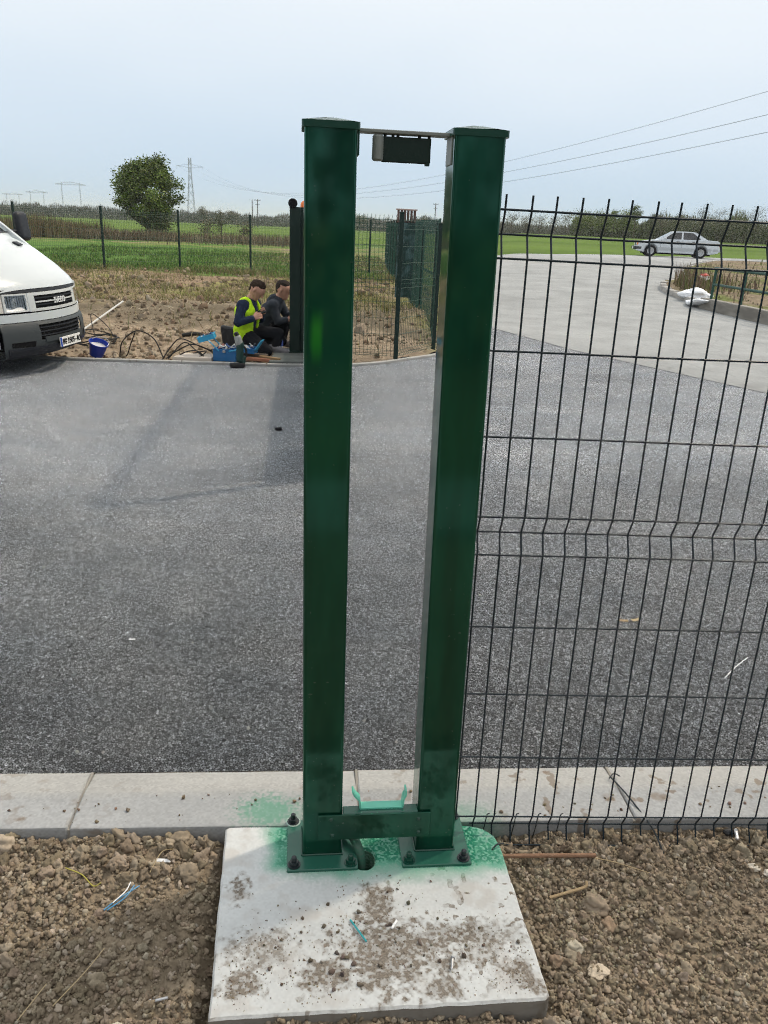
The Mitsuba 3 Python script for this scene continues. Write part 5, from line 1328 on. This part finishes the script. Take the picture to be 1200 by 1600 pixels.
def crown(tips, n, sig, size, cols, zmin, inner=None):
    c = tips[g.integers(0, len(tips), n)] + g.normal(0, 1, (n, 3)) * sig
    if inner is not None:
        m = g.random(n) < .45; c[m] = inner(int(m.sum()))
    c = c[c[:, 2] > zmin]
    s = size * g.uniform(.6, 1.3, len(c)); q = meshkit.noise(c * 1.1, 8)
    col = vary(cols, len(c), g, .25, .10) * (.75 + .5 * q)[:, None]
    return leaves(c, s, g), np.repeat(col, 4, 0)


def tree(name, label, x, y, h, spread, nl, size, cols, nlimb=14, sig=.35, r0=.12, z=None, group=None, cat='tree', inner=None, low=.12):
    z = float(terr(x, y)) if z is None else z
    k = thing(name, label, cat, group)
    w, tips = limbs(x, y, z, h, spread, nlimb, r0)
    part(k, 'trunk', w, 'm_bark', True)
    m, c = crown(tips, nl, np.array([sig, sig, sig * .8]), size, cols, z + low * h, inner)
    part(k, 'crown', m, 'm_leaf', False, color=c)
    return k


OL = [(.085, .140, .020), (.115, .170, .026), (.065, .105, .018), (.155, .19, .038)]
k = thing('leafy_tree', 'big round olive green leafy tree alone in the meadow behind the left fence', 'tree')
w_, tips = limbs(-15.05, 62.5, .03, 4.6, 1.9, 24, .20); part(k, 'trunk', w_, 'm_bark', True)
v = g.normal(size=(112, 3)); v /= np.linalg.norm(v, axis=1, keepdims=True)
cl = v * (.50 + .42 * g.random((112, 1))) * [2.55, 2.45, 2.75] * (1 + .62 * (meshkit.noise(v * 1.9 + 7, 3) - .5))[:, None] + [-15.0, 62.5, 3.45]
cl = cl[cl[:, 2] > .7]; cl[:, :2] = [-15.0, 62.5] + (cl[:, :2] - [-15.0, 62.5]) * (.66 + .34 * S01((cl[:, 2:] - .6) / 1.9))
pi = g.integers(0, len(cl), 27000); c = cl[pi] + g.normal(0, 1, (27000, 3)) * [.27, .27, .20]
tone = g.uniform(.6, 1.4, len(cl))[pi]
col = vary(OL, len(c), g, .22, .08) * tone[:, None]
part(k, 'crown', leaves(c, .098 * g.uniform(.6, 1.4, len(c)), g), 'm_leaf', False, color=np.repeat(col, 4, 0))
# skirt of the same bush
tree('meadow_bush', 'low leafy bush at the foot of the big round tree', -14.3, 61.6, 1.9, 1.0, 2600, .09, [(.06, .085, .02), (.10, .10, .035)], 12, .32, .06, .03, cat='bush', low=.02)
tree('young_tree', 'small young tree in the meadow between the big round tree and the far gate post', -11.1, 72.4, 2.7, .65, 800, .07, [(.08, .09, .03), (.10, .09, .05)], 12, .22, .06, .03)
for x, y, h, lb in ((-12.3, 71.5, 1.1, 'small dry bush in the meadow just right of the big round tree'), (-9.2, 73, 1.2, 'small dry bush in the meadow right of the young tree')):
    tree('meadow_bush', lb, x, y, h, .7, 600, .08, [(.10, .09, .045), (.13, .11, .06)], 9, .28, .04, .03, cat='bush', low=.02)

WIL = [(.13, .17, .03), (.16, .19, .045), (.10, .14, .028)]; BAR = [(.12, .105, .075), (.105, .115, .055), (.15, .135, .10)]; DRK = [(.07, .085, .035), (.09, .10, .05)]; POP = [(.10, .14, .035), (.13, .16, .05)]
for x, y, h, lb in ((38.3, 134.5, 2.9, 'leftmost of the three pale green willow bushes beyond the road'), (40.9, 132.3, 3.4, 'middle pale green willow bush beyond the road'), (44.1, 131.2, 3.3, 'right pale green willow bush, just left of the car')):
    tree('willow_bush', lb, x, y, h, 1.7, 3000, .12, WIL, 18, .55, .10, cat='bush', low=.03)
tree('poplar_tree', 'tallest light green poplar above the bonnet of the white car', 44.2, 126.5, 5.4, .75, 1900, .11, POP, 24, .22, .10)
tree('poplar_tree', 'slim small poplar left of the tallest poplar beyond the road', 41.3, 127.8, 4.4, .45, 900, .10, POP, 18, .16, .08)
for x, y, h, s, n, lb in ((46.8, 122, 4.2, 1.3, 800, 'half bare tree above the windscreen of the white car'), (49.2, 120.5, 4.0, 1.1, 700, 'half bare tree above the roof of the white car'), (51.3, 119.2, 5.3, 1.2, 900, 'tall half bare tree above the boot of the white car'),
                          (53.4, 118, 4.6, 1.4, 900, 'half bare tree just right of the white car'), (55.4, 117, 5.2, 1.3, 1000, 'leafier tall tree second from the right border'), (58.2, 116, 5.0, 1.6, 700, 'reddish bare tree at the right border'), (61.2, 114.5, 5.0, 1.6, 700, 'bare tree cut by the right border of the photo')):
    tree('half_bare_tree', lb, x, y, h, s, n, .08, BAR if n < 1000 else POP, 22, .36, .10)
for x, y, h, lb in ((47.2, 117, 1.7, 'dark low bush behind the bonnet of the white car'), (49.8, 116, 1.9, 'dark low bush behind the rear of the white car'), (52.5, 115, 2.3, 'dark bush just right of the white car'), (55.3, 113.5, 2.5, 'dark rounded bush near the right border'), (58.3, 112.5, 2.6, 'dark rounded bush at the right border')):
    tree('roadside_bush', lb, x, y, h, 1.5, 1900, .11, DRK, 16, .5, .08, cat='bush', low=.02)
for x, y, h, s, lb in ((30.2, 168, 3.2, 1.5, 'leftmost thin tree beyond the field right of the posts'), (33.0, 166, 3.9, 1.5, 'second thin tree from the left beyond the field'), (35.6, 165, 3.4, 1.4, 'third thin tree from the left beyond the field'), (38.2, 164.5, 4.0, 1.5, 'fourth thin tree from the left beyond the field'), (41.0, 163.6, 3.6, 1.4, 'fifth thin tree from the left beyond the field'),
                       (43.6, 162.6, 4.1, 1.5, 'sixth thin tree from the left beyond the field'), (46.2, 161.9, 3.6, 1.5, 'seventh thin tree from the left beyond the field'), (48.8, 161, 3.3, 1.4, 'eighth thin tree from the left, beside the willow bushes')):
    tree('thin_tree', lb, x, y, h, s, 700, .11, BAR, 22, .4, .09)

# distant woods that read as one mass, and far single trees
def woods(x0, y0, x1, y1, n, hmin, hmax, depth, z, sd, dens):
    t = g.random(n); c = np.c_[x0 + (x1 - x0) * t, y0 + (y1 - y0) * t]
    d = g.random(n) * depth; L = math.hypot(x1 - x0, y1 - y0); c += d[:, None] * np.array([-(y1 - y0) / L, (x1 - x0) / L])
    top = hmin + (hmax - hmin) * (.55 * meshkit.fbm(np.c_[t * L / 9, d / 12, 0 * t], 3, sd) + .45 * meshkit.noise(np.c_[t * L / 2.2, d / 5, 0 * t], sd))
    return np.c_[c, z + top * g.random(n) ** dens]


pts = np.vstack([woods(-150, 262, -10, 300, 34000, 1.2, 5.8, 14, 0, 1, .85), woods(-10, 290, 45, 272, 18000, 1.6, 6.8, 14, 0, 2, .85), woods(28, 190, 75, 170, 12000, .4, 3.2, 14, 1.5, 3, 1.2), woods(38, 141, 82, 118, 30000, .9, 5.9, 10, 1.4, 4, 1.1), woods(-420, 330, -150, 268, 14000, 1.2, 4.2, 20, 0, 5, .85)])
nw = len(pts)
cc = vary([(.105, .105, .080), (.12, .115, .09), (.095, .105, .07), (.14, .125, .105)], len(pts), g, .2, .06)
gm = (pts[:, 0] > 30) & (pts[:, 1] < 150); cc[gm] = vary([(.09, .115, .04), (.12, .14, .05), (.11, .105, .07), (.075, .095, .04)], int(gm.sum()), g, .2, .06) * (.7 + .7 * meshkit.noise(pts[gm] * .35, 9))[:, None]
tw = blades(pts - [0, 0, .5], g.uniform(.5, 1.3, len(pts)), g.uniform(.06, .16, len(pts)), g.uniform(.0, .35, len(pts)), g)
stuff('distant_woods', cat_([leaves(pts, g.uniform(.09, .21, len(pts)), g), tw]), 'm_leaf', 'grey green line of distant woods along the horizon', 'woods', color=np.vstack([np.repeat(cc, 4, 0), np.repeat(cc * .9, 5, 0)]))
for x, y, h, s, lb in ((-42.6, 254, 4.8, 1.3, 'far dark tree standing above the woods right of the big round tree'), (-34.0, 256, 3.6, 1.5, 'far rounded tree left of the two armed utility pole'), (-13.5, 262, 4.2, 2.4, 'broad far tree just left of the far gate post'), (4.5, 262, 4.6, 2.2, 'far tree at the left in the gap between the posts'), (23.5, 262, 4.4, 1.8, 'far tree just left of the lone pole in the gap')):
    tree('far_tree', lb, x, y, h, s, 2600, .15, BAR if s < 2 else DRK, 16, .5, .14, 0)

# reeds and scrub
def field_pts(n, x0, x1, y0, y1): return np.c_[g.uniform(x0, x1, n), g.uniform(y0, y1, n)]
def band(n, a, b, w):
    t = g.random(n)[:, None]; p = np.array(a) * (1 - t) + np.array(b) * t; return p + g.normal(0, 1, (n, 2)) * w


q = np.vstack([band(7500, (-30, 50.5), (-17.2, 59.5), (.5, 1.3)), band(2500, (-34, 56), (-18, 64), (.6, 1.5))])
h = .75 + .95 * meshkit.fbm(np.c_[q * .7, 0 * q[:, 0]], 3, 6); h = h * g.uniform(.6, 1.15, len(q)) * np.clip(1.25 - .9 * S01((q[:, 0] + 20.5) / 3.5), .4, 1)
m = blades(np.c_[q, np.full(len(q), .0)], h, g.uniform(.03, .07, len(q)), g.uniform(.02, .22, len(q)), g)
c = vary([(.17, .125, .075), (.21, .165, .10), (.13, .095, .06), (.15, .15, .06)], len(q), g, .25, .08)
stuff('reeds', m, 'm_vertex', 'brown standing reeds at the left behind the meadow', 'reeds', color=np.repeat(c, 5, 0))
q = np.vstack([band(2600, (-18.5, 57.0), (-12.0, 60.5), (.6, .8)), band(2200, (-11.8, 62), (-3, 64), (1.5, 3.5))])
m = blades(np.c_[q, np.full(len(q), .0)], g.uniform(.3, .85, len(q)), g.uniform(.03, .07, len(q)), g.uniform(.1, .5, len(q)), g)
c = vary([(.15, .105, .07), (.20, .165, .115), (.13, .10, .065), (.23, .20, .13)], len(q), g, .25, .08)
stuff('dry_scrub', m, 'm_vertex', 'brown dry scrub round the foot of the big tree', 'scrub', color=np.repeat(c, 5, 0))
# grass: meadow, dry verge, island weeds
q = np.c_[g.uniform(-14, 1.6, 26000), 22.5 + 22 * g.random(26000) ** 1.4]
q = q[meshkit.fbm(np.c_[q * .45, 0 * q[:, 0]], 3, 12) > .36]
m = blades(np.c_[q, np.where(q[:, 1] < 26, verge_z(q[:, 0], q[:, 1]), .0)], g.uniform(.07, .20, len(q)), g.uniform(.012, .03, len(q)), g.uniform(.2, .9, len(q)), g)
c = vary([(.06, .135, .022), (.085, .165, .03), (.10, .165, .04), (.14, .155, .06)], len(q), g, .25, .08)
dq = g.random(len(q)) < .75 * S01((q[:, 0] + 6.5) / 3.5) * (meshkit.fbm(np.c_[q * .5, 0 * q[:, 0]], 3, 33) > .44); c[dq] = vary([(.20, .165, .095), (.16, .13, .08), (.15, .15, .06)], int(dq.sum()), g, .25, .08)
stuff('meadow_grass', m, 'm_vertex', 'green meadow grass behind the left mesh fence', 'grass', color=np.repeat(c, 5, 0))
q = np.c_[g.uniform(-9.5, 1.6, 34000), g.uniform(8.6, 24, 34000)]
dn = np.interp(q[:, 1], [8.6, 11.2, 12.6, 14, 17, 18.5, 21, 23, 24], [.03, .05, .25, .6, .5, .2, .3, .65, .9])
q = q[(g.random(len(q)) < dn * (.35 + 1.3 * (meshkit.fbm(np.c_[q * .8, 0 * q[:, 0]], 3, 15) > .46))) & (q[:, 0] < 1.2)]
m = blades(np.c_[q, verge_z(q[:, 0], q[:, 1]) - .01], g.uniform(.05, .22, len(q)), g.uniform(.008, .018, len(q)), g.uniform(.3, 1.2, len(q)), g)
c = vary([(.24, .20, .11), (.19, .18, .07), (.12, .145, .035), (.28, .24, .15)], len(q), g, .25, .08)
stuff('dry_grass', m, 'm_vertex', 'dry yellowish grass on the bank behind the workers', 'grass', color=np.repeat(c, 5, 0))
# clods and straw on the far dirt
n = 9000; q = np.c_[g.uniform(-9, 2, n), 7.9 + 15 * g.random(n) ** 1.6]
e = np.interp(q[:, 0], EDGE[:, 0], EDGE[:, 1]) + .12; q = q[(q[:, 1] > e) & (meshkit.fbm(np.c_[q * 1.2, 0 * q[:, 0]], 3, 18) > .42) & ((q[:, 0] > -.5) | (q[:, 0] < -1.25) | (q[:, 1] > 9))]
s = .008 + .040 * g.random(len(q)) ** 4
q2 = np.c_[g.uniform(-8.5, 1, 900), g.uniform(11, 23, 900)]; q2 = q2[meshkit.fbm(np.c_[q2 * .7, 0 * q2[:, 0]], 3, 41) > .52]; q = np.vstack([q, q2]); s = np.r_[s, .03 + .075 * g.random(len(q2)) ** 2.5]
m, ii = scatter(bases1, np.c_[q, verge_z(q[:, 0], q[:, 1]) + s * .3], s, g); c = vary([(.19, .145, .10), (.26, .21, .15), (.14, .105, .075), (.29, .24, .18), (.20, .14, .095)], len(q), g, .2, .04)
stuff('dirt_clods', m, 'm_vertex', 'brown clods strewn over the far dirt beyond the asphalt', 'soil', True, color=c[ii])
n = 5200; q = np.c_[g.uniform(-8, 2, n), 7.95 + 6 * g.random(n) ** 1.3]; e = np.interp(q[:, 0], EDGE[:, 0], EDGE[:, 1]) + .15; q = q[q[:, 1] > e]
m = blades(np.c_[q, verge_z(q[:, 0], q[:, 1]) + .012], g.uniform(.012, .05, len(q)), g.uniform(.006, .014, len(q)), g.uniform(2, 7, len(q)), g)
c = vary([(.38, .32, .22), (.27, .22, .15), (.45, .40, .30)], len(q), g, .2, .06)
stuff('straw_litter', m, 'm_vertex', 'dry straw litter lying over the far dirt', 'straw', color=np.repeat(c, 5, 0))
q = np.vstack([band(420, (9.6, 21.6), (10.8, 24.8), (.35, .6)), np.c_[g.uniform(9.0, 20, 1500), g.uniform(13, 36, 1500)], band(300, (11, 22), (13.5, 27), (.6, 1.2))])
from shapely import contains_xy
q = q[contains_xy(sg.Polygon(isl).buffer(-.35), q[:, 0], q[:, 1])]
tall = g.random(len(q)) ** 2; hh = np.where(np.hypot(q[:, 0] - 10, q[:, 1] - 23) < 2.2, .30 + .55 * tall, .08 + .38 * tall ** 3)
m = blades(np.c_[q, isl_z(q[:, 0], q[:, 1]) - .02], hh, g.uniform(.02, .045, len(q)), g.uniform(.05, .45, len(q)), g)
c = vary([(.17, .125, .085), (.21, .17, .10), (.12, .13, .045), (.15, .11, .085)], len(q), g, .25, .08)
stuff('island_weeds', m, 'm_vertex', 'dry brown weeds growing on the traffic island', 'weeds', color=np.repeat(c, 5, 0))

# hills on the left horizon
ph = np.radians(np.linspace(-62, -6, 70)); R = np.linspace(1500, 2300, 9); PH, RH = np.meshgrid(ph, R, indexing='ij')
prof_h = np.interp(np.degrees(PH), [-62, -45, -32, -24, -21, -17.5, -14, -10, -6], [26, 20, 15, 11.5, 10.5, 7, 4, 2, 0]) * np.sin(np.clip((RH - 1500) / 800, 0, 1) * np.pi) ** .6
HX, HY = EYE[0] + RH * np.sin(PH), EYE[1] + RH * np.cos(PH)
prof_h = prof_h * (.85 + .3 * meshkit.fbm(np.stack([HX / 60, HY / 60, 0 * HX], -1), 4, 3)) - .5
struct('hills', grid_mesh(HX, HY, prof_h), mat('m_hills', mikit.proc(lambda p, n, uv: mx((.05, .065, .04), (.09, .09, .06), fbm(p.x * .03, p.y * .03, 0, 3))), .95, .1), True)
# dark foliage added out of view behind the camera, darkening reflections in the posts
def added_hedge_pts(n): return np.c_[g.uniform(-22, 22, n), -9.5 + g.normal(0, .5, n), 5.2 * g.random(n) ** .8]
hp_ = added_hedge_pts(14000); hc_ = vary([(.020, .030, .012), (.03, .042, .016)], len(hp_), g, .25, .1)
stuff('added_hedge', leaves(hp_, g.uniform(.12, .26, len(hp_)), g), 'm_leaf', 'unseen dark foliage added behind the camera to darken post reflections', 'added_hedge', color=np.repeat(hc_, 4, 0))

# ------------------------------------------------------------------ haze
scene['air'] = {'type': 'homogeneous', 'albedo': rgb((.92, .95, .98)), 'sigma_t': .00036}
scene['haze'] = {'type': 'cube', 'to_world': T().translate([0, 600, 20]).scale([3000, 3300, 24]), 'bsdf': {'type': 'null'}, 'interior': {'type': 'ref', 'id': 'air'}}
labels['haze'] = dict(kind='stuff', label='thin pale haze over the plain', category='haze')
scene['camera']['medium'] = {'type': 'ref', 'id': 'air'}
